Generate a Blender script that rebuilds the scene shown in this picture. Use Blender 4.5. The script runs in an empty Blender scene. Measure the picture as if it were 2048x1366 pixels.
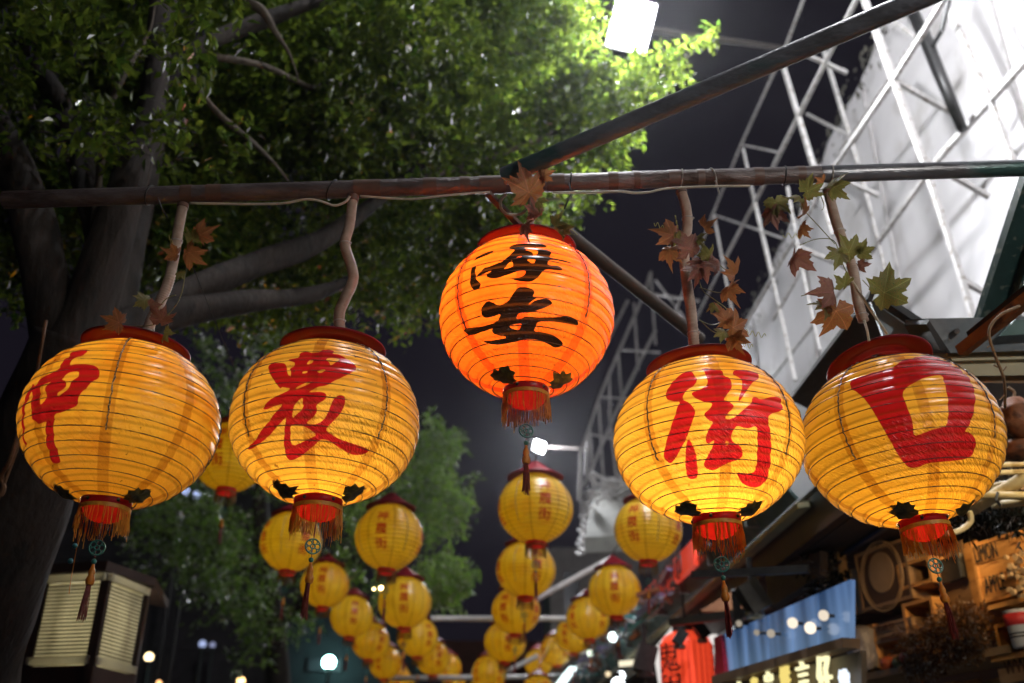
import bpy, math, random
import numpy as np
from mathutils import Vector, Matrix

SC = bpy.context.scene
COL = SC.collection
rnd = random.Random(7)
nrg = np.random.default_rng(11)

# ------------------------------------------------------------------ camera
F, CX, CY = 1991.0, 1024.0, 683.0
PITCH, YAW, ROLL = math.radians(26.3), math.radians(1.3), math.radians(-0.5)
CAM = np.array([0.0, 0.0, 1.6])
FWD = np.array([math.sin(YAW)*math.cos(PITCH), math.cos(YAW)*math.cos(PITCH), math.sin(PITCH)])
_r = np.array([math.cos(YAW), -math.sin(YAW), 0.0])
_u = np.cross(_r, FWD)
RGT = _r*math.cos(ROLL) - _u*math.sin(ROLL)
UPV = _u*math.cos(ROLL) + _r*math.sin(ROLL)
cam_d = bpy.data.cameras.new('camera')
cam = bpy.data.objects.new('camera', cam_d); COL.objects.link(cam)
cam.matrix_world = Matrix(((RGT[0], UPV[0], -FWD[0], CAM[0]), (RGT[1], UPV[1], -FWD[1], CAM[1]),
                           (RGT[2], UPV[2], -FWD[2], CAM[2]), (0, 0, 0, 1)))
cam_d.sensor_width = 36.0
cam_d.lens = 36.0*F/2048.0
cam_d.clip_end = 500.0
cam_d.clip_start = 0.05
cam_d.dof.use_dof = True
cam_d.dof.focus_distance = 2.62
cam_d.dof.aperture_fstop = 2.3
SC.camera = cam

# ------------------------------------------------------------------ world, exposure
W = bpy.data.worlds.new('World'); SC.world = W; W.use_nodes = True
wn = W.node_tree.nodes; wl = W.node_tree.links
wn['Background'].inputs[0].default_value = (0.0075, 0.0062, 0.0105, 1)
wn['Background'].inputs[1].default_value = 1.0
SC.view_settings.view_transform = 'Standard'
SC.view_settings.look = 'None'
SC.view_settings.exposure = 0.0
SC.view_settings.gamma = 1.0
SC.view_settings.use_curve_mapping = False
SC.cycles.use_denoising = True
SC.cycles.max_bounces = 8
SC.cycles.diffuse_bounces = 4
SC.cycles.glossy_bounces = 3
SC.cycles.transmission_bounces = 5
SC.cycles.transparent_max_bounces = 6
SC.cycles.sample_clamp_indirect = 4.0
SC.cycles.sample_clamp_direct = 30.0
SC.cycles.caustics_reflective = False
SC.cycles.caustics_refractive = False

# ------------------------------------------------------------------ measuring helpers (rays from the camera station into the site)
def ray(px, py): return FWD + RGT*((px-CX)/F) + UPV*((CY-py)/F)
def at(px, py, d): return CAM + ray(px, py)*d
def onp(px, py, P0, N):
    r = ray(px, py); return CAM + r*(np.dot(P0-CAM, N)/np.dot(r, N))
def onx(px, py, x): return onp(px, py, np.array([x, 0, 0.]), np.array([1., 0, 0]))
def ony(px, py, y): return onp(px, py, np.array([0, y, 0.]), np.array([0, 1., 0]))
def onz(px, py, z): return onp(px, py, np.array([0, 0, z]), np.array([0, 0, 1.]))
def nrm(v): v = np.asarray(v, float); return v/np.linalg.norm(v)

# ------------------------------------------------------------------ materials
def mat(name):
    m = bpy.data.materials.new(name); m.use_nodes = True
    nt = m.node_tree; nt.nodes.clear()
    out = nt.nodes.new('ShaderNodeOutputMaterial')
    return m, nt, out
def N(nt, t, **kw):
    n = nt.nodes.new(t)
    for k, v in kw.items():
        if k.startswith('i_'):
            key = k[2:]
            key = int(key) if key.isdigit() else key.replace('_', ' ')
            n.inputs[key].default_value = v
        else: setattr(n, k, v)
    return n
def c4(c): return (c[0], c[1], c[2], 1)
def noise_mat(name, c1, c2, scale=8, rough=0.6, metal=0.0, bump=0.0, bscale=None, stretch=(1, 1, 1), lo=.35, hi=.65, c3=None, s3=40, coat=0, trans=0, spec=.5, emit=None):
    m, nt, out = mat(name); L = nt.links.new
    tc = N(nt, 'ShaderNodeTexCoord')
    mp = N(nt, 'ShaderNodeMapping'); mp.inputs['Scale'].default_value = stretch
    L(tc.outputs['Object'], mp.inputs['Vector'])
    nz = N(nt, 'ShaderNodeTexNoise', i_Scale=scale, i_Detail=6, i_Roughness=.6)
    L(mp.outputs[0], nz.inputs['Vector'])
    cr = N(nt, 'ShaderNodeValToRGB'); cr.color_ramp.elements[0].position = lo; cr.color_ramp.elements[1].position = hi
    cr.color_ramp.elements[0].color = c4(c1); cr.color_ramp.elements[1].color = c4(c2)
    L(nz.outputs[0], cr.inputs[0]); col = cr.outputs[0]
    if c3:
        n3 = N(nt, 'ShaderNodeTexNoise', i_Scale=s3, i_Detail=4); L(mp.outputs[0], n3.inputs['Vector'])
        r3 = N(nt, 'ShaderNodeValToRGB'); r3.color_ramp.elements[0].position = .56; r3.color_ramp.elements[1].position = .66
        L(n3.outputs[0], r3.inputs[0])
        mx = N(nt, 'ShaderNodeMix', data_type='RGBA'); L(r3.outputs[0], mx.inputs['Factor'])
        L(col, mx.inputs['A']); mx.inputs['B'].default_value = c4(c3); col = mx.outputs['Result']
    p = N(nt, 'ShaderNodeBsdfPrincipled', i_Roughness=rough, i_Metallic=metal)
    p.inputs['Specular IOR Level'].default_value = spec
    p.inputs['Coat Weight'].default_value = coat; p.inputs['Coat Roughness'].default_value = .22
    L(col, p.inputs['Base Color'])
    if emit:
        p.inputs['Emission Color'].default_value = c4(emit[0]); p.inputs['Emission Strength'].default_value = emit[1]
    if bump:
        nb = N(nt, 'ShaderNodeTexNoise', i_Scale=bscale or scale*4, i_Detail=5); L(mp.outputs[0], nb.inputs['Vector'])
        b = N(nt, 'ShaderNodeBump', i_Strength=bump, i_Distance=.02); L(nb.outputs[0], b.inputs['Height'])
        L(b.outputs[0], p.inputs['Normal'])
    if trans:
        t = N(nt, 'ShaderNodeBsdfTranslucent'); L(col, t.inputs[0])
        ms = N(nt, 'ShaderNodeMixShader', i_0=trans); L(p.outputs[0], ms.inputs[1]); L(t.outputs[0], ms.inputs[2])
        L(ms.outputs[0], out.inputs[0])
    else: L(p.outputs[0], out.inputs[0])
    return m
def emit_mat(name, col, strength):
    m, nt, out = mat(name)
    e = N(nt, 'ShaderNodeEmission', i_Color=c4(col), i_Strength=strength)
    nt.links.new(e.outputs[0], out.inputs[0]); return m

# ------------------------------------------------------------------ mesh builder
class MB:
    def __init__(s): s.v = []; s.f = []; s.n = 0
    def add(s, vs, fs):
        o = s.n; s.v.extend([tuple(map(float, p)) for p in vs]); s.n += len(vs)
        s.f.extend([tuple(i+o for i in f) for f in fs]); return s
    def box(s, c, size, rot=None):
        h = np.array(size)/2; c = np.array(c, float); vs = []
        for i in range(8):
            p = np.array([h[0]*(1 if i & 1 else -1), h[1]*(1 if i & 2 else -1), h[2]*(1 if i & 4 else -1)])
            if rot is not None: p = rot @ p
            vs.append(c+p)
        return s.add(vs, [(0, 2, 3, 1), (4, 5, 7, 6), (0, 1, 5, 4), (2, 6, 7, 3), (0, 4, 6, 2), (1, 3, 7, 5)])
    def tube(s, pts, rad, seg=8, caps=True, rf=None):
        pts = [np.array(p, float) for p in pts]; n = len(pts)
        if not hasattr(rad, '__len__'): rad = [rad]*n
        T = [nrm(pts[min(i+1, n-1)]-pts[max(i-1, 0)]) for i in range(n)]
        a = np.array([0, 0, 1.]) if abs(T[0][2]) < .9 else np.array([1., 0, 0])
        nv = nrm(np.cross(T[0], a)); vs = []; fs = []
        for i in range(n):
            nv = nv - T[i]*np.dot(nv, T[i]); nv = nrm(nv); b = np.cross(T[i], nv)
            for k in range(seg):
                th = 2*math.pi*k/seg; r = rad[i]*(rf(i, k) if rf else 1)
                vs.append(pts[i]+(nv*math.cos(th)+b*math.sin(th))*r)
        for i in range(n-1):
            for k in range(seg):
                a0 = i*seg+k; a1 = i*seg+(k+1) % seg
                fs.append((a0, a1, a1+seg, a0+seg))
        if caps:
            fs.append(tuple(range(seg-1, -1, -1))); fs.append(tuple((n-1)*seg+k for k in range(seg)))
        return s.add(vs, fs)
    def lathe(s, prof, seg=32, c=(0, 0, 0), squash=None):
        vs = []; fs = []; n = len(prof)
        for (r, z) in prof:
            for k in range(seg):
                th = 2*math.pi*k/seg
                vs.append((c[0]+r*math.cos(th), c[1]+r*math.sin(th), c[2]+z))
        for i in range(n-1):
            for k in range(seg):
                fs.append((i*seg+k, i*seg+(k+1) % seg, (i+1)*seg+(k+1) % seg, (i+1)*seg+k))
        return s.add(vs, fs)
    def ball(s, c, r, seg=12, rings=8, sz=1.0):
        return s.lathe([(max(1e-5, r*math.sin(math.pi*i/rings)), -r*sz*math.cos(math.pi*i/rings)) for i in range(rings+1)], seg, c)
    def bar(s, p, q, w, h=None, up=(0, 0, 1)):
        p = np.array(p, float); q = np.array(q, float); h = h or w
        x = nrm(q-p); up = np.array(up, float)
        if abs(np.dot(x, up)) > .97: up = np.array([0, 1., 0])
        y = nrm(np.cross(up, x)); z = np.cross(x, y)
        return s.box((p+q)/2, (np.linalg.norm(q-p), w, h), np.column_stack([x, y, z]))
    def mesh(s, name, m=None, smooth=False, off=(0, 0, 0)):
        me = bpy.data.meshes.new(name)
        off = np.array(off)
        v = np.array(s.v, float)-off if len(s.v) else np.zeros((0, 3))
        me.from_pydata(v.tolist(), [], s.f)
        if smooth: me.polygons.foreach_set('use_smooth', [True]*len(me.polygons))
        if m: me.materials.append(m)
        me.update(); return me
    def build(s, name, m, parent=None, smooth=False):
        """vertices are world coordinates; the parent is an unrotated Empty"""
        off = np.array(parent.matrix_world.translation) if parent else np.zeros(3)
        return link(name, s.mesh(name, m, smooth, off), parent)
def fastmesh(name, V, Fq, m=None, smooth=True):
    """V (n,3), Fq (m,3|4) int arrays"""
    me = bpy.data.meshes.new(name); k = Fq.shape[1]
    me.vertices.add(len(V)); me.vertices.foreach_set('co', V.astype(np.float32).ravel())
    me.loops.add(Fq.size); me.loops.foreach_set('vertex_index', Fq.astype(np.int32).ravel())
    me.polygons.add(len(Fq)); me.polygons.foreach_set('loop_start', np.arange(0, Fq.size, k, dtype=np.int32))
    me.polygons.foreach_set('use_smooth', np.full(len(Fq), smooth))
    if m: me.materials.append(m)
    me.update(calc_edges=True); return me
def link(name, me, parent=None):
    o = bpy.data.objects.new(name, me); COL.objects.link(o)
    if parent: o.parent = parent
    return o
def tag(o, label=None, cat=None, group=None, kind=None):
    if label: o['label'] = label
    if cat: o['category'] = cat
    if group: o['group'] = group
    if kind: o['kind'] = kind
    return o
def thing(name, label, cat, loc=(0, 0, 0), group=None, rot=None):
    o = bpy.data.objects.new(name, None); COL.objects.link(o)
    o.location = tuple(map(float, loc)); o.empty_display_size = .1
    if rot: o.rotation_euler = rot
    o.matrix_world = Matrix.Translation(o.location) @ (Matrix.Identity(4) if rot is None else __import__('mathutils').Euler(rot).to_matrix().to_4x4())
    return tag(o, label, cat, group)
def copy_tree(o, parent=None):
    c = o.copy(); COL.objects.link(c); c.parent = parent
    for ch in list(o.children): copy_tree(ch, c)
    return c
def smoothpath(pts, n=6):
    P = [np.array(p, float) for p in pts]; out = []
    for i in range(len(P)-1):
        p0 = P[max(i-1, 0)]; p1 = P[i]; p2 = P[i+1]; p3 = P[min(i+2, len(P)-1)]
        for k in range(n):
            t = k/n
            out.append(.5*((2*p1)+(-p0+p2)*t+(2*p0-5*p1+4*p2-p3)*t*t+(-p0+3*p1-3*p2+p3)*t**3))
    out.append(P[-1]); return out
def text_mesh(body, size, extrude=0.0, name='lettering', res=2):
    cu = bpy.data.curves.new('tmp', 'FONT'); cu.body = body; cu.size = size; cu.extrude = extrude
    cu.resolution_u = res; cu.align_x = 'CENTER'; cu.align_y = 'CENTER'
    ob = bpy.data.objects.new('tmp', cu); COL.objects.link(ob)
    bpy.context.view_layer.update()
    dg = bpy.context.evaluated_depsgraph_get()
    me = bpy.data.meshes.new_from_object(ob.evaluated_get(dg)); me.name = name
    bpy.data.objects.remove(ob); bpy.data.curves.remove(cu)
    n = len(me.vertices); co = np.empty(n*3, np.float32); me.vertices.foreach_get('co', co); co = co.reshape(-1, 3)
    mid = (co.min(0)+co.max(0))/2; mid[2] = 0; co -= mid; me.vertices.foreach_set('co', co.ravel()); me.materials.clear()
    me.update(); return me

# common materials
M_cap = noise_mat('red_plastic', (.13, .005, .010), (.18, .008, .014), 6, .5, spec=.12)
M_ring = noise_mat('red_collar', (.5, .015, .02), (.6, .025, .03), 6, .35, trans=.5)
M_disc = noise_mat('red_diffuser', (.80, .12, .10), (.85, .16, .12), 6, .3, trans=.9)
M_wire = noise_mat('wire_brown', (.035, .012, .003), (.06, .02, .005), 30, .5)
M_cord = noise_mat('dark_cord', (.015, .010, .008), (.10, .08, .07), 220, .3, spec=.8, c3=(.5, .48, .42), s3=260)
M_fringe = noise_mat('fringe_thread', (.62, .27, .03), (.85, .50, .06), 60, .5, trans=.4, lo=.3, hi=.7)
M_jade = noise_mat('jade', (.02, .13, .11), (.04, .22, .18), 80, .3)
M_amber = noise_mat('amber_bead', (.62, .20, .02), (.75, .30, .04), 40, .3, trans=.25)
M_strand = noise_mat('tassel_silk', (.14, .018, .018), (.26, .04, .035), 90, .5, trans=.2)
M_goldleaf = noise_mat('tarnished_foil', (.05, .045, .012), (.20, .15, .035), 60, .35, metal=.15)
M_pipe = noise_mat('weathered_steel', (.065, .045, .04), (.21, .175, .17), 16, .34, metal=.35, bump=.35, bscale=180, stretch=(.3, 1, 1), c3=(.05, .022, .012), s3=9, coat=.5)
M_pipe2 = noise_mat('patina_steel', (.10, .10, .105), (.24, .245, .28), 14, .30, metal=.35, bump=.2, bscale=150, stretch=(.3, 1, 1), c3=(.04, .10, .09), s3=7, coat=.6)
M_tape = noise_mat('brown_tape', (.10, .055, .04), (.14, .08, .055), 20, .45)
M_tie = noise_mat('zip_tie', (.45, .42, .38), (.6, .56, .5), 40, .45, trans=.3)
M_dark = noise_mat('dark_iron', (.012, .012, .013), (.03, .03, .03), 20, .5)
M_hose = noise_mat('beige_hose', (.42, .30, .22), (.55, .42, .33), 30, .45, trans=.25, c3=(.30, .2, .14), s3=12)
M_cable = noise_mat('pale_cable', (.5, .45, .36), (.62, .56, .45), 30, .4, trans=.3)

# ------------------------------------------------------------------ ground and setting
M_asphalt = noise_mat('asphalt', (.04, .04, .042), (.065, .063, .06), 30, .85, bump=.3, bscale=400)
g = MB().add([(-150, -60, 0), (150, -60, 0), (150, 240, 0), (-150, 240, 0)], [(0, 1, 2, 3)]).build('ground', M_asphalt)
tag(g, kind='structure')
M_pav = noise_mat('pavement_stone', (.18, .17, .16), (.25, .24, .22), 12, .8, bump=.2)
g = MB().box((3.9, 15, .06), (4.2, 60, .12)).build('pavement', M_pav); tag(g, kind='structure')

# ------------------------------------------------------------------ floodlights (two seen lamps, two added out of view)
M_lamp = emit_mat('floodlight_glass', (.93, .95, 1.0), 1250)
M_lamp2 = emit_mat('floodlight_glass_far', (.93, .95, 1.0), 3200)
M_house = noise_mat('lamp_housing', (.25, .25, .26), (.35, .35, .36), 20, .5, metal=.5)
def floodlight(pos, nor, w, h, label, arm_to, m, roll=0.0):
    pos = np.array(pos); n = nrm(nor); x = nrm(np.cross(n, (0, 0, 1.))); y = np.cross(x, n); x, y = x*math.cos(roll)+y*math.sin(roll), y*math.cos(roll)-x*math.sin(roll)
    t = thing('floodlight', label, 'floodlight', pos, 'floodlights on arms from the lattice')
    R = np.column_stack([x, y, n])
    MB().box(pos+n*.012, (w, h, .02), R).build('lens', m, t)
    b = MB(); b.box(pos-n*.06, (w*1.08, h*1.08, .12), R)
    for k in range(5): b.box(pos-n*.15+x*(k-2)*w*.2, (.015, h*.9, .07), R)
    b.build('housing', M_house, t)
    MB().tube([pos-n*.12, pos-n*.25+np.array([.15, 0, -.02]), arm_to], .03, 8).build('arm', M_arm, t)
    return t
M_arm = noise_mat('grey_arm', (.035, .03, .028), (.06, .05, .045), 9, .6)
M_farlat = noise_mat('far_painted_steel', (.20, .19, .18), (.30, .28, .27), 9, .5)
M_lattice = noise_mat('white_painted_steel', (.52, .51, .50), (.68, .66, .64), 9, .5, c3=(.30, .26, .22), s3=22, bump=.1)
arm1 = onx(1572, 98, 3.02)
floodlight(at(1263, 50, 8.5), (.0, -.76, -.65), .33, .40, 'big bright white floodlight at the top above the tree foliage', arm1, M_lamp, .2)
floodlight(at(1078, 893, 19), (.68, -.66, -.32), .28, .20, 'small distant white floodlight behind the hanging tassel', at(1178, 898, 19.2), M_lamp2)

M_lamp3 = emit_mat('stall_floodlight_glass', (1.0, .95, .90), 240)  # fill lamp added to brighten pipes and hoses from the front
floodlight((2.5, -0.7, 3.5), (-.42, .90, -.02), .25, .25, 'small added fill floodlight beside the viewpoint, out of the picture', (3.4, -0.9, 3.7), M_lamp3)
M_lamp4 = emit_mat('floodlight_glass_wall', (.96, .96, 1.0), 1150)
floodlight((0.8, 2.5, 10.0), (.60, .75, -.28), .36, .40, 'added floodlight aimed at the white wall, above the top edge of the picture', (3.05, 3.6, 9.6), M_lamp4)  # unseen lamp added to brighten the wall

# ------------------------------------------------------------------ white wall and lattice
M_wall = noise_mat('white_wall', (.62, .605, .61), (.70, .685, .69), 1.1, .75, bump=.04, bscale=14, c3=(.55, .53, .52), s3=2.3)
wt = thing('white_wall', 'tall white building wall on the right behind the lattice', 'wall', (4.2, 10, 0))
zt = lambda y: 9.15 - (y-8)*.055
prof = [(1.0, 3.2)]
y = 1.0; top = []
while y < 15.6:
    top.append((y, zt(y)+rnd.uniform(-.09, .07))); y += rnd.uniform(.08, .3)
ys = [p[0] for p in top]
b = MB()
for i in range(len(top)-1):
    (y0, z0), (y1, z1) = top[i], top[i+1]
    b.add([(4.0, y0, 3.2), (4.0, y1, 3.2), (4.0, y1, z1), (4.0, y0, z0), (4.35, y0, 3.2), (4.35, y1, 3.2), (4.35, y1, z1), (4.35, y0, z0)],
          [(0, 1, 2, 3), (4, 7, 6, 5), (3, 2, 6, 7)])
b.add([(4.0, ys[-1], 3.2), (4.35, ys[-1], 3.2), (4.35, ys[-1], top[-1][1]), (4.0, ys[-1], top[-1][1])], [(0, 1, 2, 3)])
b.build('render_coat', M_wall, wt)
MB().box((4.2, 7, 1.6), (.3, 14, 3.2)).build('base_wall', noise_mat('brown_base', (.06, .045, .035), (.09, .07, .05), 5, .8), wt)
# panel joints as thin proud battens
M_joint = noise_mat('joint_strip', (.40, .39, .38), (.52, .5, .5), 14, .7)
for yy in (3.4, 5.9, 8.4, 10.9, 13.4):
    MB().bar((3.985, yy, 3.3), (3.985, yy, zt(yy)-.15), .03, .03).build('joint_batten', M_joint, wt)
# ragged moss/creeper along the top edge
M_moss = noise_mat('dry_creeper', (.05, .05, .04), (.16, .15, .12), 20, .8)
b = MB()
for i in range(420):
    yy = rnd.uniform(5, 15.5); zz = zt(yy)+rnd.uniform(-.45, .12)
    if rnd.random() < .45: zz = zt(yy)+rnd.uniform(-.12, .12)
    c = np.array([3.97+rnd.uniform(-.04, .02), yy, zz]); r = rnd.uniform(.02, .06)
    a = rnd.uniform(0, 6.3); d = np.array([rnd.uniform(-.5, .5), math.cos(a), math.sin(a)])*r; e = np.array([rnd.uniform(-.5, .5), -math.sin(a), math.cos(a)])*r*.6
    b.add([c-d, c+e, c+d, c-e], [(0, 1, 2, 3)])
o = b.build('dry_creeper', M_moss, wt); tag(o, kind='stuff')

lt = thing('lattice_frame', 'white steel lattice scaffold standing in front of the white wall', 'scaffold', (3.0, 8, 3.5))
PA = np.array([3.05, 7.0, 0]); PB = np.array([2.0, 20.7, 0]); dA = nrm(PB-PA); NA_ = np.array([-dA[1], dA[0], 0])
def bars(segs, fn, w, kf=.5):
    for s in segs:
        p = fn(s[0], s[1]); q = fn(s[2], s[3]); ww = s[4] if len(s) > 4 else w
        MB().bar(p, q, ww*kf, ww*kf).build('strut', M_lattice, lt)
fA = lambda x, y: onp(x, y, PA, NA_)
bars([(1614, -20, 1572, 92, .05), (1572, 92, 1482, 290, .05), (1482, 290, 1424, 432, .05), (1424, 432, 1345, 640, .05),
      (1562, 118, 1627, 332, .08), (1627, 332, 1664, 470, .06), (1722, -20, 1548, 331, .07), (1548, 331, 1448, 522, .06), (1448, 522, 1392, 640, .05),
      (1486, 298, 1514, 420, .05), (1502, 373, 1545, 555, .07), (1545, 555, 1590, 760, .06), (1486, 290, 1562, 306, .04), (1428, 430, 1564, 476, .04),
      (1428, 430, 1452, 560, .05), (1452, 560, 1480, 700, .05), (1722, -20, 1788, 161, .09), (1788, 161, 1846, 318, .08), (1846, 318, 1925, 560, .07), (1925, 560, 1960, 680, .07),
      (1900, -20, 1782, 168, .07), (1782, 168, 1674, 326, .07), (1674, 326, 1582, 488, .06), (1582, 488, 1487, 655, .06), (1487, 655, 1440, 740, .06),
      (1575, 374, 1600, 520, .05), (1600, 520, 1640, 700, .05), (1606, 536, 1545, 640, .05)], fA, .05)
xb = 3.62; fB = lambda x, y: onx(x, y, xb)
bars([(1647, 99, 1697, 265, .07), (1697, 265, 1736, 400, .07), (1736, 400, 1775, 560, .05), (1614, 228, 1703, 274, .05), (1788, 42, 1834, 78, .05),
      (2060, 112, 1879, 315, .09), (1879, 315, 1730, 520, .08), (1730, 520, 1610, 670, .07), (1900, 20, 1978, 192, .07), (1978, 192, 2040, 356, .07), (2040, 356, 2080, 480, .07),
      (1636, 637, 1545, 754, .06), (1870, 20, 1680, 300, .05)], fB, .05)
# ties between the two faces
for (x, y) in ((1572, 92), (1788, 161), (1627, 332), (1846, 318), (1925, 560), (1582, 488)):
    p = fA(x, y); MB().bar(p, (xb, p[1]+.1, p[2]-.25), .035, .035).build('tie_bar', M_lattice, lt)
# black fabric roll tied to the lattice
M_black = noise_mat('black_rubber', (.012, .012, .013), (.03, .03, .03), 30, .4)
t = thing('black_tube', 'long black pipe fixed slantwise against the white wall', 'pipe', fB(1870, 140))
MB().tube([onx(1825, 25, 3.5), onx(1848, 70, 3.5), onx(1880, 150, 3.5), onx(1925, 258, 3.5)], [.05, .055, .05, .04], 10).build('tube', M_black, t, True)
MB().tube([onx(1898, 0, 3.5), onx(1884, 60, 3.5), onx(1862, 98, 3.5)], .02, 6).build('hook_arm', M_black, t)

# far lattice gantry with balcony
gt = thing('far_gantry', 'distant pale lattice gantry with a balcony behind the small lanterns', 'scaffold', (2.2, 19, 3.5))
def farbar(l, w=.08, d=17.5):
    for s in l: MB().bar(at(s[0], s[1], d), at(s[2], s[3], d), w*.55, w*.55).build('strut', M_farlat, gt)
farbar([(1302, 543, 1287, 590), (1287, 590, 1198, 794), (1198, 794, 1161, 907), (1161, 907, 1158, 1000), (1301, 545, 1311, 690), (1268, 605, 1276, 740), (1236, 700, 1246, 830),
        (1218, 742, 1222, 880), (1305, 588, 1400, 602), (1311, 660, 1245, 794), (1245, 794, 1168, 972), (1197, 800, 1209, 992), (1218, 820, 1232, 952), (1179, 860, 1188, 985),
        (1161, 907, 1164, 1090), (1256, 600, 1196, 720), (1175, 870, 1172, 950)], .075)
farbar([(1240, 944, 1160, 1103), (1311, 560, 1372, 640), (1200, 955, 1250, 957), (1198, 794, 1290, 800), (1180, 868, 1230, 880), (1245, 700, 1320, 705)], .05, 17.0)
M_soffit = noise_mat('grey_soffit', (.30, .30, .27), (.42, .42, .38), 3, .8)
P = [at(1192, 1008, 17), at(1262, 1000, 17), at(1300, 1100, 15), at(1170, 1106, 15.5)]
b = MB(); b.add([tuple(p) for p in P]+[tuple(p+np.array([0, 0, .25])) for p in P], [(3, 2, 1, 0), (4, 5, 6, 7), (0, 1, 5, 4), (1, 2, 6, 5), (2, 3, 7, 6), (3, 0, 4, 7)])
b.build('balcony_slab', M_soffit, gt)
b = MB()
for i in range(70):
    p = at(rnd.uniform(1190, 1300), rnd.uniform(960, 1010), 16.6+rnd.uniform(-.3, .3)); q = p+np.array([rnd.uniform(-.35, .35), rnd.uniform(-.1, .1), rnd.uniform(-.12, .2)])
    b.bar(p, q, rnd.uniform(.03, .10), .03)
o = b.build('balcony_clutter', M_lattice, gt); tag(o, kind='stuff')
b = MB()
for i in range(14):
    t0 = i/14; x = 1178-18*t0+4*math.sin(i*2.2); y = 985+130*t0
    b.tube([at(x-7, y, 16.5), at(x, y+4, 16.4), at(x+9, y-1, 16.5)], .03, 5)
o = b.build('coiled_cable', M_lattice, gt)

# grey building at the end on the right
M_gb = noise_mat('grey_render', (.14, .125, .115), (.20, .18, .165), 2, .8)
t = thing('grey_building', 'low grey-brown building wall behind the middle lantern row', 'building', (1.5, 24, 0))
p0 = ony(1100, 1095, 24); p1 = ony(1215, 1240, 24)
MB().box(((p0[0]+6)/2, 25.5, p0[2]/2), (6-p0[0], 3, p0[2])).build('wall', M_gb, t)
for k in range(3): MB().box((p0[0]+.5+k*.9, 23.97, p0[2]-1.3), (.35, .06, 1.4)).build('window', noise_mat('dark_pane', (.03, .03, .035), (.05, .05, .06), 5, .2), t)

# ------------------------------------------------------------------ dark buildings on the left
M_db = noise_mat('dark_facade', (.05, .045, .05), (.075, .07, .075), 3, .8)
t = thing('dark_building', 'dark building with faint floor bands beyond the louvred window', 'building', (-9, 30, 0))
MB().box((-12, 32, 6), (16, 4, 12)).build('wall', M_db, t)
for k in range(7): MB().box((-12, 29.96, 2.5+k*1.3), (15.9, .1, .25)).build('floor_band', M_db, t)
M_slate = noise_mat('slate_facade', (.018, .022, .028), (.03, .036, .042), 2, .8)
t = thing('slate_building', 'slate coloured low building lit by the teal lamp', 'building', (-1.5, 28.5, 0))
q0 = ony(560, 1235, 28); q1 = ony(850, 1240, 28)
MB().box(((q0[0]+q1[0])/2, 29, q0[2]/2), (q1[0]-q0[0], 2, q0[2])).build('wall', M_slate, t)
MB().box(tuple(ony(650, 1330, 27.9)), (.9, .08, .35)).build('sign_board', noise_mat('dim_board', (.03, .03, .04), (.04, .04, .05), 4, .6), t)
MB().box(((q0[0]+q1[0])/2, 27.9, 4.4), (q1[0]-q0[0], .12, .12)).build('ledge', M_slate, t)
M_orb = noise_mat('dark_brick', (.10, .035, .02), (.14, .05, .03), 5, .8)
t = thing('rear_building', 'dark reddish building closing the street behind the pipes', 'building', (0, 34, 0))
MB().box((3, 36, 3.6), (9, 3, 7.6)).build('wall', M_orb, t)
for k in range(5): MB().box((-.6+k*1.7, 34.46, 5.3), (.8, .06, 1.0)).build('window', M_db, t)

# lamps on posts (real light sources seen as blurred discs)
def street_lamp(px, py, d, r, col, s, label, cat='street lamp'):
    p = at(px, py, d); t = thing('street_lamp' if cat != 'bulb' else 'hanging_bulb', label, cat, (p[0], p[1], 0), 'distant street lamps' if cat != 'bulb' else 'bare bulbs')
    MB().ball(p, r, 14, 10).build('globe', emit_mat('lamp_'+label[:8], col, s), t, True)
    if cat == 'bulb': MB().tube([p+np.array([0, 0, r]), p+np.array([0, 0, r+.35])], .004, 5).build('flex', M_dark, t); return
    MB().tube([(p[0], p[1], 0), (p[0], p[1], p[2]-r)], .05, 8).build('pole', M_dark, t)
    MB().lathe([(r*.5, -r*1.1), (r*.6, -r*.75)], 12, p).build('collar', M_dark, t)
street_lamp(658, 1325, 26, .17, (.45, 1.0, .92), 28, 'bright teal street lamp below the left lantern rows')
street_lamp(298, 1314, 24, .10, (1.0, .78, .42), 5, 'small warm cream lamp right of the louvred window')
street_lamp(405, 1288, 27, .10, (.42, .5, .8), 1.0, 'dim bluish lamp, left one of a pair')
street_lamp(425, 1290, 27, .08, (.35, .38, .6), .7, 'dim bluish lamp, right one of a pair')
street_lamp(372, 984, 22, .09, (.5, .6, 1.0), 2.2, 'pale blue lamp high in the foliage, left of two')
street_lamp(394, 990, 22, .09, (.5, .6, 1.0), 2.2, 'pale blue lamp high in the foliage, right of two')
street_lamp(550, 1191, 22, .085, (.6, .8, 1.0), 2.0, 'little pale blue lamp under the second small lantern')
street_lamp(557, 1168, 22, .05, (.5, .6, .9), 1.0, 'tiny blue lamp just above another blue lamp')
street_lamp(482, 1362, 20, .08, (1.0, .62, .25), 5, 'warm orange lamp at the bottom edge left of centre')
street_lamp(318, 1366, 20, .05, (1.0, .5, .2), 3, 'tiny orange lamp at the bottom edge under the window')
street_lamp(762, 1176, 9, .016, (1.0, .72, .3), 25, 'small bright warm bulb between two left lanterns', 'bulb')
street_lamp(748, 1178, 9, .010, (1.0, .72, .3), 15, 'tiny warm bulb beside the bright one', 'bulb')
street_lamp(830, 1256, 26, .12, (.2, .5, .6), .8, 'faint teal lamp beneath the left lantern chain')

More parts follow.
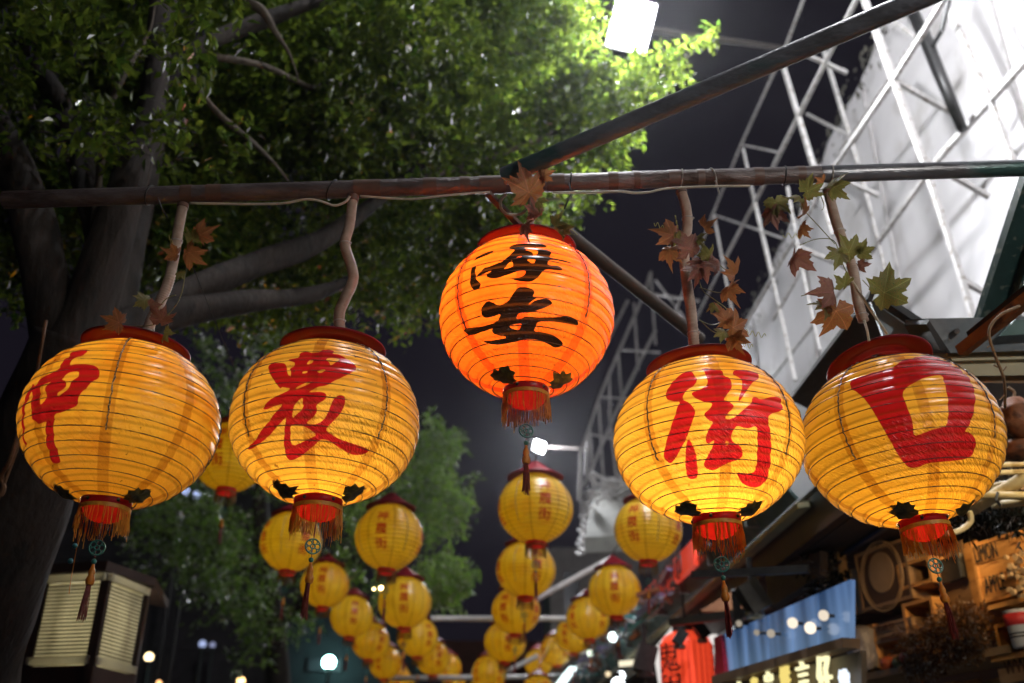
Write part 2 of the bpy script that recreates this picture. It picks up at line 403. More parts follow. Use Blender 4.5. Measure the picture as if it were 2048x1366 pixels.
# ------------------------------------------------------------------ louvred bay window
M_slat = noise_mat('cream_blind', (.60, .57, .46), (.72, .69, .57), 4, .6, trans=.45)
M_lit = emit_mat('lit_room', (1.0, .93, .72), 8.0)
M_gap_shade = noise_mat('slat_gap_shade', (.05, .055, .05), (.09, .09, .08), 4, .6)  # dark strips standing in for the shade between the slats
M_brown = noise_mat('brown_fascia', (.035, .018, .013), (.055, .028, .02), 8, .6)
t = thing('louvred_window', 'lit bay window with cream blinds behind the trunk at lower left', 'bay window', (-2.3, 5.6, 0))
zt_ = 2.80; A = onz(92, 1168, zt_); B = onz(213, 1162, zt_); C3 = onz(290, 1192, zt_)
zb = ony(165, 1312, B[1])[2]
def pane(P0, P1, nm, n=20):
    P0 = np.array(P0); P1 = np.array(P1); d = nrm(P1-P0); nn = np.cross(d, (0, 0, 1.))
    if nn[1] > 0: nn = -nn
    L = np.linalg.norm(P1-P0)
    pn = MB(); c = (P0+P1)/2
    R = np.column_stack([d, -nn, (0, 0, 1.)])
    cc = c.copy(); cc[2] = (zt_+zb)/2
    pn = MB().box(cc-nn*.09, (L*.97, .02, zt_-zb), R).build('lit_pane', M_lit, t)
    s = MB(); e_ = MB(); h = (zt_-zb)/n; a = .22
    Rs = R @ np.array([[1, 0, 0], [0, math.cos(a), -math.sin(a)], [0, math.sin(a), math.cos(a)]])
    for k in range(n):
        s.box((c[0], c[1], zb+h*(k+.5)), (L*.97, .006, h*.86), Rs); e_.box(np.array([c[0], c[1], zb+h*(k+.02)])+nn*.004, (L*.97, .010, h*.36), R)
    o = s.build('blind_slats', M_slat, t); tag(o, kind='stuff'); o = e_.build('slat_shade_strip', M_gap_shade, t); tag(o, kind='stuff')
    f = MB(); 
    f.box((c[0], c[1], zt_+.02)-nn*.0, (L, .06, .04), R); f.box((c[0], c[1], zb-.02), (L, .06, .04), R)
    f.build('frame', M_slat, t)
    for q in (.28, .72): MB().box(P0*(1-q)+P1*q-np.array([0, 0, (zt_-zb)/2])-nn*.04, (.035, .02, zt_-zb), R).build('blind_cord', M_slat, t)
pane(A, B, 'l'); pane(B, C3, 'r')
for p in (A, B, C3): MB().box((p[0], p[1], zt_/2), (.045, .045, zt_)).build('corner_post', M_brown, t)
b = MB(); off = np.array([0, 0, .04])
Dk = C3+np.array([-.1, .6, 0]); Ek = A+np.array([.2, .6, 0])
pp = [A+(-.04, -.03, .05), B+(0, -.04, .05), C3+(.05, -.02, .05), Dk+(.05, 0, .05), Ek+(0, 0, .05)]
b.add([tuple(p) for p in pp]+[tuple(p+np.array([0, 0, .05])) for p in pp], [(4, 3, 2, 1, 0), (5, 6, 7, 8, 9), (0, 1, 6, 5), (1, 2, 7, 6), (2, 3, 8, 7), (3, 4, 9, 8), (4, 0, 5, 9)])
b.build('roof', M_brown, t)
c = (A+B+C3)/3
for P0, P1 in ((A, B), (B, C3)):
    m_ = (P0+P1)/2; d = nrm(P1-P0); nn = np.cross(d, (0, 0, 1.)); nn = nn if nn[1] < 0 else -nn
    MB().box((m_[0], m_[1], (zb-.05)/2), (np.linalg.norm(P1-P0), .05, zb-.05), np.column_stack([d, -nn, (0, 0, 1.)])).build('lower_panel', M_brown, t)

# ------------------------------------------------------------------ rear cross pipes
M_wp = noise_mat('white_pipe', (.55, .53, .52), (.72, .70, .68), 8, .45)
def pipe_thing(name, label, P, Q, r, m, group=None, nseg=2, caps=True):
    P = np.array(P); Q = np.array(Q); t = thing(name, label, 'pipe', (P+Q)/2, group)
    MB().tube([P+(Q-P)*i/nseg for i in range(nseg+1)], r, 20, caps).build('pipe', m, t, False)
    return t
pipe_thing('cross_pipe', 'pale cross pipe behind the middle lanterns, upper of two', ony(862, 1237, 11.6), ony(1215, 1238, 11.6), .032, M_wp, 'pale pipes crossing the street')
pipe_thing('cross_pipe', 'pale cross pipe near the bottom edge, lower of two', ony(770, 1357, 16), ony(1240, 1352, 16), .035, M_wp, 'pale pipes crossing the street')
pipe_thing('cross_pipe', 'pale pipe rising to the right behind the middle lantern row', ony(1070, 1200, 10.6), ony(1215, 1120, 10.6), .032, M_wp, 'pale pipes crossing the street')
pipe_thing('cross_pipe', 'short sloping pipe low in the middle of the street', ony(1015, 1342, 13), ony(1075, 1312, 13), .03, M_wp, 'pale pipes crossing the street')
pipe_thing('brown_strut', 'brown diagonal strut passing behind the red lantern', at(1120, 455, 3.9), at(1400, 678, 4.4), .028, noise_mat('brown_wood', (.045, .028, .018), (.07, .045, .028), 10, .6))

# ------------------------------------------------------------------ trees
M_bark = noise_mat('fig_bark', (.012, .008, .006), (.032, .023, .017), 5, .85, bump=.6, bscale=30, stretch=(1, 1, .35), c3=(.010, .008, .006), s3=11)
M_twig = noise_mat('pale_twig', (.07, .055, .04), (.15, .12, .09), 12, .8)
def leaf_mat(name, cA, cB, tr, gl=.35, rough=.3, ior=1.38):
    m, nt, out = mat(name); L = nt.links.new
    at_ = N(nt, 'ShaderNodeAttribute', attribute_name='tone')
    cr = N(nt, 'ShaderNodeValToRGB'); cr.color_ramp.elements[0].color = c4(cA); cr.color_ramp.elements[1].color = c4(cB)
    L(at_.outputs['Fac'], cr.inputs[0])
    d = N(nt, 'ShaderNodeBsdfDiffuse'); L(cr.outputs[0], d.inputs[0])
    t = N(nt, 'ShaderNodeBsdfTranslucent'); hs = N(nt, 'ShaderNodeHueSaturation', i_Value=tr, i_Saturation=1.05, i_Hue=.49); L(cr.outputs[0], hs.inputs['Color']); L(hs.outputs[0], t.inputs[0])
    m1 = N(nt, 'ShaderNodeMixShader', i_0=.5); L(d.outputs[0], m1.inputs[1]); L(t.outputs[0], m1.inputs[2])
    g = N(nt, 'ShaderNodeBsdfGlossy', i_Roughness=rough); g.inputs[0].default_value = (1, 1, 1, 1)
    fr = N(nt, 'ShaderNodeFresnel', i_IOR=ior)
    m2 = N(nt, 'ShaderNodeMixShader'); L(fr.outputs[0], m2.inputs[0]); L(m1.outputs[0], m2.inputs[1]); L(g.outputs[0], m2.inputs[2])
    L(m2.outputs[0], out.inputs[0]); return m
M_fig = leaf_mat('fig_leaf', (.035, .075, .012), (.16, .22, .032), 1.9, rough=.13, ior=1.22)
M_soft = leaf_mat('soft_leaf', (.06, .14, .02), (.20, .32, .05), 1.9, rough=.55, ior=1.2)
def leaf_cloud(name, centres, radii, counts, ln, wd, m, parent, droop=.3, seed=1):
    """leaf clumps: short twigs radiating from each clump centre, leaves set along every twig"""
    g = np.random.default_rng(seed); C = []; D = []
    for c, r, n in zip(centres, radii, counts):
        nt_ = max(3, int(n/9)); dirs = g.normal(size=(nt_, 3)); dirs /= np.linalg.norm(dirs, axis=1)[:, None]
        dirs[:, 2] -= droop*.3
        base = np.array(c)+g.normal(size=(nt_, 3))*r*.35
        lens = r*g.uniform(.35, .95, nt_)
        for k in range(nt_):
            q = np.linspace(.15, 1, 9)[:, None]
            C.append(base[k]+dirs[k]*lens[k]*q+g.normal(size=(9, 3))*ln*.35); D.append(np.repeat(dirs[k][None], 9, 0)+g.normal(size=(9, 3))*.75)
    C = np.concatenate(C); D = np.concatenate(D); D /= np.linalg.norm(D, axis=1)[:, None]
    n = len(C); Up = g.normal(size=(n, 3))*.8+np.array([0, 0, 1.2]); S = np.cross(D, Up); S /= np.linalg.norm(S, axis=1)[:, None]; Nn = np.cross(S, D)
    L_ = ln*g.uniform(.65, 1.2, n)[:, None]; W_ = wd*g.uniform(.7, 1.15, n)[:, None]
    v = np.stack([C, C+D*L_*.38+S*W_*.5+Nn*L_*.06, C+D*L_-Nn*L_*.10, C+D*L_*.38-S*W_*.5+Nn*L_*.06], 1).reshape(-1, 3)
    i = np.arange(n)[:, None]*4
    Fq = np.concatenate([i+[0, 1, 2], i+[0, 2, 3]], 0)
    me = fastmesh(name, v, Fq, m, False)
    a = me.attributes.new('tone', 'FLOAT', 'POINT'); tone = np.clip(g.normal(.45, .28, n), 0, 1); a.data.foreach_set('value', np.repeat(tone, 4).astype(np.float32))
    off = np.array(parent.matrix_world.translation); me.transform(Matrix.Translation(-Vector(off)))
    o = link(name, me, parent); tag(o, kind='stuff'); return o
def limb(pts, t, name='branch', m=None, seg=14, rough=.09):
    """pts: (px, py, radius_px, distance)"""
    P = [at(p[0], p[1], p[3]) for p in pts]; R = [p[2]/F*p[3] for p in pts]
    PS = smoothpath([np.append(a, r) for a, r in zip(P, R)], 7)
    g = np.random.default_rng(int(abs(pts[0][0]*7+pts[-1][1])) % 9999); ph = g.uniform(0, 6, 4)
    rf = lambda i, k: 1+rough*(math.sin(k*2*math.pi/seg*2+ph[0]+i*.25)+.7*math.sin(k*2*math.pi/seg*3+ph[1]-i*.4)+.5*math.sin(i*.9+ph[2]))
    return MB().tube([p[:3] for p in PS], [max(.003, p[3]) for p in PS], seg, True, rf).build(name, m or M_bark, t, True)
ft = thing('fig_tree', 'big fig tree with grey bark and glossy leaves over the upper left', 'tree', (-2.1, 4.3, 0))
base = at(-55, 1420, 4.2)
trunk = [(-75, 1900, 95, 4.1), (-62, 1420, 92, 4.1), (-8, 1200, 84, 4.1), (45, 1000, 88, 4.1), (95, 820, 86, 4.15), (150, 680, 82, 4.2)]
limb(trunk, ft, 'trunk', seg=26, rough=.035)
limb([(150, 700, 62, 4.2), (212, 520, 42, 4.3), (262, 340, 34, 4.5), (305, 200, 28, 4.7), (322, 60, 25, 4.9), (330, -120, 22, 5.1)], ft)
limb([(130, 720, 60, 4.2), (85, 520, 44, 4.3), (40, 360, 36, 4.4), (-20, 230, 30, 4.5), (-90, 100, 24, 4.6)], ft)
limb([(205, 500, 30, 4.4), (175, 380, 26, 4.6), (120, 210, 22, 4.8), (20, 60, 16, 5.0), (-40, -20, 14, 5.1)], ft)
limb([(175, 700, 44, 4.25), (330, 632, 30, 4.6), (480, 605, 24, 4.9), (610, 592, 18, 5.2), (700, 560, 10, 5.4)], ft)
limb([(190, 700, 46, 4.3), (340, 600, 32, 4.7), (500, 535, 26, 5.1), (640, 480, 20, 5.5), (770, 390, 13, 5.9), (880, 300, 8, 6.4)], ft)
limb([(230, 640, 30, 4.6), (262, 500, 27, 4.9), (292, 360, 22, 5.2), (318, 250, 18, 5.4), (350, 80, 13, 5.7)], ft)
limb([(310, 170, 22, 4.8), (400, 95, 18, 5.0), (500, 50, 16, 5.3), (640, 0, 12, 5.6), (760, -40, 9, 5.8)], ft)
for pts in ([(200, 330, 9, 4.4), (205, 250, 8, 4.4), (238, 170, 7, 4.4), (272, 108, 5, 4.5), (300, 60, 3, 4.6), (310, 10, 1, 4.7)], [(188, 470, 10, 4.4), (196, 380, 8, 4.4), (200, 320, 8, 4.4)],
            [(362, 100, 7, 5.0), (395, 175, 7, 5.0), (440, 230, 7, 5.0), (505, 285, 5, 5.1), (560, 340, 3, 5.2), (600, 400, 1, 5.4)], [(470, -5, 9, 5.0), (520, 18, 10, 5.0), (548, 60, 6, 5.0), (580, 110, 3, 5.1), (600, 170, 1, 5.2)],
            [(400, 110, 8, 5.1), (520, 130, 7, 5.3), (620, 175, 6, 5.6), (740, 220, 5, 6.0), (860, 250, 4, 6.3)], [(318, 230, 4, 5.0), (350, 240, 4, 5.0), (372, 265, 2, 5.0)],
            [(620, 175, 6, 5.6), (800, 130, 6, 6.3), (960, 110, 5, 6.8), (1100, 100, 4, 7.2)], [(760, 380, 8, 5.9), (930, 330, 6, 6.4), (1100, 270, 5, 6.9), (1300, 170, 3, 7.4), (1420, 75, 2, 7.6)],
            [(900, 330, 5, 6.3), (1020, 390, 4, 6.6), (1150, 400, 3, 6.9)]):
    limb(pts, ft, 'twig', M_twig, 7)
cs = []; rs = []; ns = []
def clump(px, py, d, r, n): cs.append(at(px, py, d)); rs.append(r); ns.append(n)
# dense body of the crown
for i in range(400):
    for _ in range(50):
        px = rnd.uniform(-60, 1260); py = rnd.uniform(-120, 600)
        top_right = 1240 - max(0, py-180)*.55 if py > 180 else 1130+max(0, 60-py)*.1 + (py > 90)*60
        low = 560 if px < 330 else (600 if px < 900 else 600-(px-900)*.85)
        if px < top_right and py < low: break
    u = px/1200
    clump(px, py, 5.3+2.0*u+rnd.uniform(-.5, .9), rnd.uniform(.22, .34), int(rnd.uniform(170, 260)))
# leaf clumps added to keep the lamp's light off the trunk
lamp_p = at(1263, 50, 8.5)
for i in range(110):
    tgt = at(rnd.uniform(-60, 420), rnd.uniform(0, 900), rnd.uniform(4.1, 4.9)); q = tgt+(lamp_p-tgt)*rnd.uniform(.25, .62)
    v = q-CAM; dd = np.dot(v, FWD); X = CX+F*np.dot(v, RGT)/dd; Y = CY-F*np.dot(v, UPV)/dd
    if X < 900 and Y < 330: cs.append(q); rs.append(.3); ns.append(170)
for i in range(26): clump(rnd.uniform(-40, 480), rnd.uniform(-60, 330), rnd.uniform(3.9, 4.5), rnd.uniform(.12, .2), 60)
# outer sprays reaching over the street, with gaps to the sky
for (px, py, r, n) in [(1120, 20, .3, 150), (1180, 60, .22, 90), (1160, 150, .3, 200), (1210, 180, .28, 200), (1255, 150, .22, 130), (1290, 190, .22, 140), (1330, 160, .18, 90), (1350, 130, .16, 80),
                       (1370, 100, .15, 60), (1400, 80, .13, 50), (1425, 65, .09, 24), (1300, 140, .15, 60), (1240, 220, .22, 130), (1270, 270, .10, 30), (1200, 260, .25, 150), (1240, 290, .15, 50),
                       (1180, 310, .2, 90), (1150, 250, .3, 200), (1215, 320, .10, 26), (1120, 340, .25, 120), (1170, 400, .13, 40), (1130, 430, .15, 60), (1090, 440, .2, 90), (1160, 380, .1, 25),
                       (1040, 430, .25, 130), (980, 440, .25, 140), (930, 470, .22, 120), (890, 510, .25, 130), (860, 560, .2, 90), (800, 590, .18, 80), (730, 590, .2, 80), (900, 450, .25, 140),
                       (1060, 60, .3, 200), (1090, 110, .3, 200), (1130, 200, .3, 200), (1100, 0, .25, 130), (1150, -30, .25, 100)]:
    clump(px, py, 6.6+(px-900)/500*.6+rnd.uniform(-.2, .3), r, n)
leaf_cloud('crown', cs, rs, [int(k*1.25) for k in ns], .060, .034, M_fig, ft, seed=3)

bt = thing('feathery_tree', 'soft feathery green tree beyond the left lantern rows', 'tree', (-2.4, 13, 0))
limb([(560, 1700, 26, 13), (560, 1400, 24, 13), (545, 1200, 20, 13), (520, 1000, 16, 13), (540, 800, 10, 13)], bt, 'trunk', seg=12)
limb([(550, 1250, 12, 13), (700, 1130, 9, 12.8), (860, 1000, 5, 12.5)], bt, 'branch', seg=8)
limb([(540, 1150, 12, 13), (400, 1090, 9, 12.8), (300, 1060, 5, 12.5)], bt, 'branch', seg=8)
cs = []; rs = []; ns = []
for (px, py, r, n) in [(870, 875, .22, 160), (900, 890, .16, 100), (860, 920, .25, 180), (850, 960, .3, 220), (890, 990, .28, 220), (925, 1010, .16, 110), (865, 1030, .3, 220), (820, 1000, .3, 200), (900, 1050, .2, 130),
                       (905, 1140, .22, 180), (880, 1180, .22, 180), (925, 1165, .13, 90), (850, 1150, .25, 180), (900, 1200, .16, 100), (830, 1200, .2, 120), (540, 650, .22, 120), (560, 690, .2, 120), (515, 690, .16, 80),
                       (490, 760, .3, 120), (420, 720, .25, 80), (400, 690, .16, 50), (450, 800, .3, 120), (300, 1060, .35, 160), (350, 1040, .35, 190), (400, 1000, .35, 190), (380, 1100, .4, 230), (440, 1060, .4, 230), (450, 1120, .4, 230),
                       (500, 1080, .4, 220), (330, 1120, .3, 130), (420, 1180, .35, 170), (480, 1200, .35, 190), (540, 1180, .35, 170), (520, 1260, .3, 120), (490, 1300, .25, 80), (600, 1240, .25, 90), (700, 1000, .4, 200), (760, 960, .4, 200),
                       (640, 980, .35, 170), (690, 1150, .35, 150), (720, 1060, .35, 180), (560, 960, .35, 160), (780, 1180, .3, 140), (380, 940, .3, 120), (330, 980, .22, 70), (560, 860, .3, 110), (600, 780, .3, 80)]:
    clump(px, py, 12.6+rnd.uniform(-.6, .6), r*1.15, int(n*2.1))
leaf_cloud('crown', cs, rs, ns, .10, .024, M_soft, bt, droop=0, seed=5)

# ------------------------------------------------------------------ lanterns
GLYPH = {
 'shen': [[[(-15.5,32.4),(-11.5,31.8),(-9.9,31.4),(-9.5,30.8),(-9.3,29.7),(-9.0,27.6),(-10.1,25.9),(-13.3,24.1),(-14.8,21.7),(-15.6,17.5),(-15.3,16.1),(-13.5,16.7),(-11.1,16.8),(-6.8,16.8),(-4.1,16.6),(-1.4,16.0),(0.6,14.9),(2.9,12.8),(4.0,11.1),(4.6,9.1),(4.7,7.5),(4.5,5.6),(3.9,4.5),(2.5,3.6),(1.4,2.2),(0.2,-0.3),(-0.9,-1.9),(-2.3,-3.5),(-3.1,-5.2),(-4.0,-7.7),(-4.3,-9.7),(-4.3,-12.0),(-5.2,-13.3),(-7.6,-14.4),(-9.5,-15.2),(-12.1,-16.2),(-14.3,-16.8),(-17.3,-17.1),(-18.7,-18.8),(-19.2,-22.6),(-19.8,-25.8),(-20.6,-29.9),(-21.0,-33.0),(-21.0,-36.7),(-21.0,-39.8),(-21.2,-43.9),(-21.7,-45.9),(-22.6,-46.8),(-24.2,-47.3),(-27.3,-47.8),(-29.1,-47.6),(-30.6,-46.5),(-30.4,-44.4),(-29.1,-40.1),(-28.4,-36.9),(-27.8,-32.9),(-27.0,-29.8),(-25.8,-25.8),(-25.2,-23.6),(-24.8,-21.8),(-25.2,-21.1),(-26.5,-21.0),(-27.8,-21.1),(-29.7,-21.5),(-30.9,-21.5),(-32.0,-21.2),(-32.9,-20.5),(-33.9,-19.3),(-34.7,-18.6),(-35.9,-17.8),(-36.4,-16.9),(-36.5,-15.4),(-36.8,-14.0),(-37.6,-12.2),(-37.7,-10.8),(-37.5,-9.1),(-37.6,-7.7),(-38.3,-5.8),(-38.5,-4.2),(-38.2,-2.1),(-38.4,-0.1),(-39.5,3.3),(-39.7,5.0),(-38.8,5.8),(-37.5,7.0),(-35.6,9.2),(-32.7,10.3),(-27.7,11.0),(-24.9,12.1),(-22.5,13.7),(-21.8,15.0),(-22.5,16.5),(-22.5,17.6),(-21.5,18.7),(-21.5,20.2),(-22.6,23.0),(-22.4,24.5),(-20.7,25.5),(-20.5,26.5),(-21.7,28.3),(-21.5,29.4),(-19.7,30.6),(-18.6,31.4),(-17.6,32.4)],[(-42.2,8.3),(-40.4,6.6),(-39.5,5.1),(-39.1,3.0),(-39.6,1.5),(-41.2,-0.2),(-42.1,-1.5),(-42.4,-3.2),(-43.1,-4.1),(-44.2,-4.9),(-44.7,-6.1),(-45.1,-8.5),(-45.2,-10.9),(-45.6,-14.6),(-46.2,-17.4),(-47.3,-20.9),(-48.3,-22.8),(-49.7,-24.1),(-50.3,-25.6),(-50.4,-28.1),(-50.9,-29.3),(-52.0,-30.1),(-53.3,-30.6),(-55.6,-31.0),(-55.7,-30.3),(-53.8,-27.9),(-53.1,-26.3),(-52.8,-24.6),(-51.9,-22.7),(-50.3,-19.3),(-49.2,-15.7),(-48.9,-9.5),(-49.0,-5.8),(-48.6,-3.1),(-47.8,-1.3),(-46.3,0.4),(-45.4,2.1),(-44.6,4.9),(-44.0,6.7),(-43.2,8.4)],[(-32.1,26.3),(-33.1,25.5),(-33.8,24.8),(-34.3,23.9),(-34.5,24.2),(-34.6,25.6),(-33.9,26.3),(-32.3,26.5)]],[[(-16.4,6.1),(-15.6,7.6),(-14.6,8.5),(-12.9,9.6),(-11.1,10.0),(-8.2,10.0),(-7.0,9.6),(-6.8,8.6),(-6.9,7.5),(-7.4,6.0),(-8.1,5.0),(-9.4,3.9),(-10.0,2.6),(-10.2,0.4),(-10.6,-0.8),(-11.4,-1.6),(-12.6,-3.1),(-15.2,-6.0),(-16.3,-7.0),(-16.6,-6.6),(-16.9,-5.8),(-17.3,-4.1),(-16.4,-2.8),(-13.6,-1.2),(-12.5,-0.2),(-12.5,0.9),(-12.7,1.9),(-13.5,3.3),(-14.3,4.0),(-15.6,4.6),(-16.3,4.9),(-16.5,5.4)],[(-31.1,3.2),(-29.5,3.9),(-27.5,4.3),(-24.2,4.8),(-23.5,4.6),(-25.0,3.6),(-25.9,2.7),(-26.9,1.2),(-27.1,-0.1),(-26.5,-2.1),(-25.8,-3.2),(-24.8,-4.3),(-24.4,-5.3),(-24.6,-6.9),(-25.6,-8.1),(-28.2,-9.7),(-29.2,-9.6),(-29.2,-7.9),(-29.6,-6.6),(-30.4,-5.0),(-30.7,-3.7),(-30.7,-1.9),(-30.9,-0.3),(-31.5,2.0)]]],
 'nong': [[[(-31.1,19.2),(-30.8,20.7),(-30.0,21.3),(-28.5,21.4),(-26.0,21.0),(-21.5,19.9),(-19.5,19.1),(-18.4,18.0),(-17.3,15.7),(-15.6,11.3),(-14.7,9.0),(-13.8,7.6),(-13.3,7.5),(-12.9,8.6),(-12.9,9.7),(-13.3,11.3),(-13.9,12.4),(-14.7,13.6),(-14.5,14.6),(-12.9,16.2),(-12.3,17.3),(-12.4,18.4),(-13.0,19.2),(-14.6,20.0),(-15.7,20.5),(-17.1,21.1),(-17.7,21.7),(-17.8,22.8),(-16.9,23.3),(-14.6,23.7),(-13.2,24.3),(-11.8,25.5),(-11.5,26.4),(-12.0,27.6),(-11.4,28.6),(-9.5,29.8),(-8.0,30.0),(-6.1,29.5),(-5.1,29.0),(-4.2,28.2),(-2.6,28.1),(0.6,28.9),(1.9,29.7),(1.9,31.0),(2.4,32.1),(3.7,33.7),(5.0,34.4),(7.0,34.7),(8.4,34.1),(10.1,32.6),(10.7,31.5),(10.7,30.2),(10.4,29.4),(9.7,28.5),(10.4,28.1),(12.9,28.2),(14.6,27.8),(16.6,26.8),(18.4,25.9),(20.8,24.4),(22.5,22.4),(24.5,18.9),(25.2,17.3),(25.0,16.6),(24.0,15.2),(21.7,12.5),(20.0,10.8),(17.9,9.2),(16.2,7.8),(13.7,5.9),(11.7,4.2),(9.4,1.7),(7.5,0.5),(5.0,-0.0),(3.2,-0.7),(1.4,-1.8),(0.1,-2.8),(-1.2,-4.1),(-0.4,-4.4),(2.9,-3.8),(5.0,-3.6),(6.8,-3.9),(7.8,-4.3),(8.4,-5.1),(8.7,-6.0),(8.7,-7.5),(8.2,-8.5),(7.2,-9.6),(6.3,-10.2),(5.2,-10.8),(4.5,-11.5),(3.7,-12.8),(3.6,-13.7),(4.2,-14.6),(4.3,-15.6),(4.1,-17.2),(3.3,-18.6),(1.8,-20.4),(0.5,-21.6),(-1.3,-23.1),(-1.1,-23.8),(1.4,-24.4),(3.1,-24.4),(4.9,-23.9),(6.3,-23.1),(8.0,-21.6),(9.1,-20.1),(10.0,-17.8),(10.7,-15.8),(11.3,-13.2),(11.8,-11.4),(12.3,-9.4),(12.9,-7.9),(14.1,-6.3),(15.0,-5.4),(16.1,-4.7),(16.9,-4.6),(18.1,-4.9),(18.8,-5.4),(19.2,-6.5),(19.4,-7.9),(19.5,-10.2),(19.0,-12.5),(17.8,-15.9),(16.4,-18.4),(14.1,-21.6),(12.6,-23.5),(11.1,-25.4),(10.5,-26.5),(10.6,-27.5),(11.4,-28.3),(13.3,-29.4),(15.4,-30.3),(19.0,-31.7),(22.6,-32.5),(28.1,-33.3),(32.4,-33.7),(37.6,-34.0),(40.5,-34.3),(42.4,-34.8),(42.7,-35.9),(41.4,-38.0),(39.4,-39.2),(35.6,-40.1),(32.8,-40.4),(29.4,-40.1),(25.9,-39.3),(20.8,-37.3),(17.4,-35.8),(13.6,-33.9),(11.1,-33.1),(8.4,-33.0),(6.8,-33.7),(5.2,-35.7),(3.6,-37.3),(1.0,-39.3),(-1.5,-41.1),(-5.7,-43.6),(-8.9,-45.1),(-12.7,-46.4),(-15.0,-46.9),(-16.8,-46.8),(-17.8,-46.2),(-18.5,-44.8),(-18.8,-43.2),(-18.8,-40.5),(-18.4,-37.9),(-17.3,-34.1),(-16.6,-31.4),(-15.9,-28.2),(-15.3,-26.1),(-14.5,-23.6),(-14.2,-21.8),(-14.3,-19.8),(-14.6,-19.4),(-15.3,-20.4),(-17.0,-22.2),(-21.0,-25.6),(-25.1,-28.2),(-32.0,-31.3),(-37.7,-33.0),(-45.3,-34.2),(-49.4,-34.2),(-51.4,-33.7),(-52.2,-33.3),(-52.1,-32.8),(-49.6,-32.2),(-44.1,-31.0),(-39.7,-29.4),(-34.2,-26.6),(-30.2,-24.1),(-25.6,-20.7),(-21.9,-17.6),(-17.0,-13.0),(-16.3,-11.2),(-18.8,-11.4),(-21.2,-11.9),(-24.6,-12.9),(-26.6,-13.2),(-28.1,-13.1),(-28.8,-12.7),(-29.2,-12.0),(-28.9,-11.3),(-27.7,-10.2),(-26.1,-9.1),(-23.4,-7.4),(-20.8,-6.2),(-17.0,-4.6),(-14.6,-3.4),(-12.3,-1.7),(-12.2,-0.9),(-14.0,-0.8),(-15.2,-0.5),(-16.6,0.0),(-17.2,-0.1),(-17.6,-1.0),(-18.4,-0.4),(-20.1,1.8),(-21.7,3.9),(-24.0,7.1),(-25.8,9.7),(-28.2,13.1),(-29.7,15.5),(-30.8,17.7)]],[[(-4.9,17.9),(-4.1,20.0),(-3.2,21.0),(-2.0,21.4),(-1.5,21.0),(-1.3,19.7),(-1.5,18.8),(-2.3,17.9),(-3.2,17.4),(-4.7,17.2)],[(6.4,21.8),(6.9,23.2),(7.9,23.9),(9.7,24.6),(11.5,24.7),(14.1,24.2),(14.6,23.2),(13.4,21.3),(12.1,19.6),(10.1,17.3),(9.2,17.1),(8.8,18.8),(8.1,19.8),(6.8,20.9)],[(-6.4,9.6),(-6.1,10.4),(-5.4,10.8),(-3.9,11.1),(-3.3,10.9),(-3.4,9.9),(-4.1,9.5),(-5.8,9.3)],[(2.2,11.1),(3.4,11.9),(4.6,12.4),(6.5,12.8),(7.0,12.5),(6.3,11.4),(5.6,10.6),(4.4,9.8),(3.4,9.7),(2.2,10.4)],[(-9.5,-1.7),(-7.6,-0.3),(-5.8,0.8),(-3.3,2.2),(-1.7,2.9),(0.2,3.3),(0.2,2.9),(-1.5,1.4),(-3.3,0.3),(-6.1,-1.0),(-7.8,-1.7),(-9.6,-2.1)],[(-10.2,-20.1),(-9.9,-18.1),(-9.5,-16.0),(-8.9,-12.9),(-8.1,-11.1),(-6.7,-9.9),(-5.6,-8.9),(-4.4,-7.8),(-3.9,-7.8),(-4.0,-9.0),(-4.1,-9.9),(-4.4,-11.2),(-4.2,-12.0),(-3.6,-12.6),(-3.6,-13.5),(-4.1,-15.1),(-5.0,-16.4),(-6.8,-17.9),(-8.1,-19.0),(-9.7,-20.4)],[(-11.7,-27.5),(-11.3,-25.4),(-10.4,-24.6),(-8.5,-24.9),(-6.8,-25.0),(-4.6,-25.2),(-2.9,-25.7),(-0.7,-26.6),(1.2,-27.9),(3.8,-30.1),(4.4,-31.2),(3.1,-31.8),(1.3,-32.6),(-2.2,-34.3),(-5.3,-35.5),(-9.8,-37.1),(-11.9,-36.9),(-12.4,-34.8),(-12.4,-32.8),(-12.0,-29.6)]]],
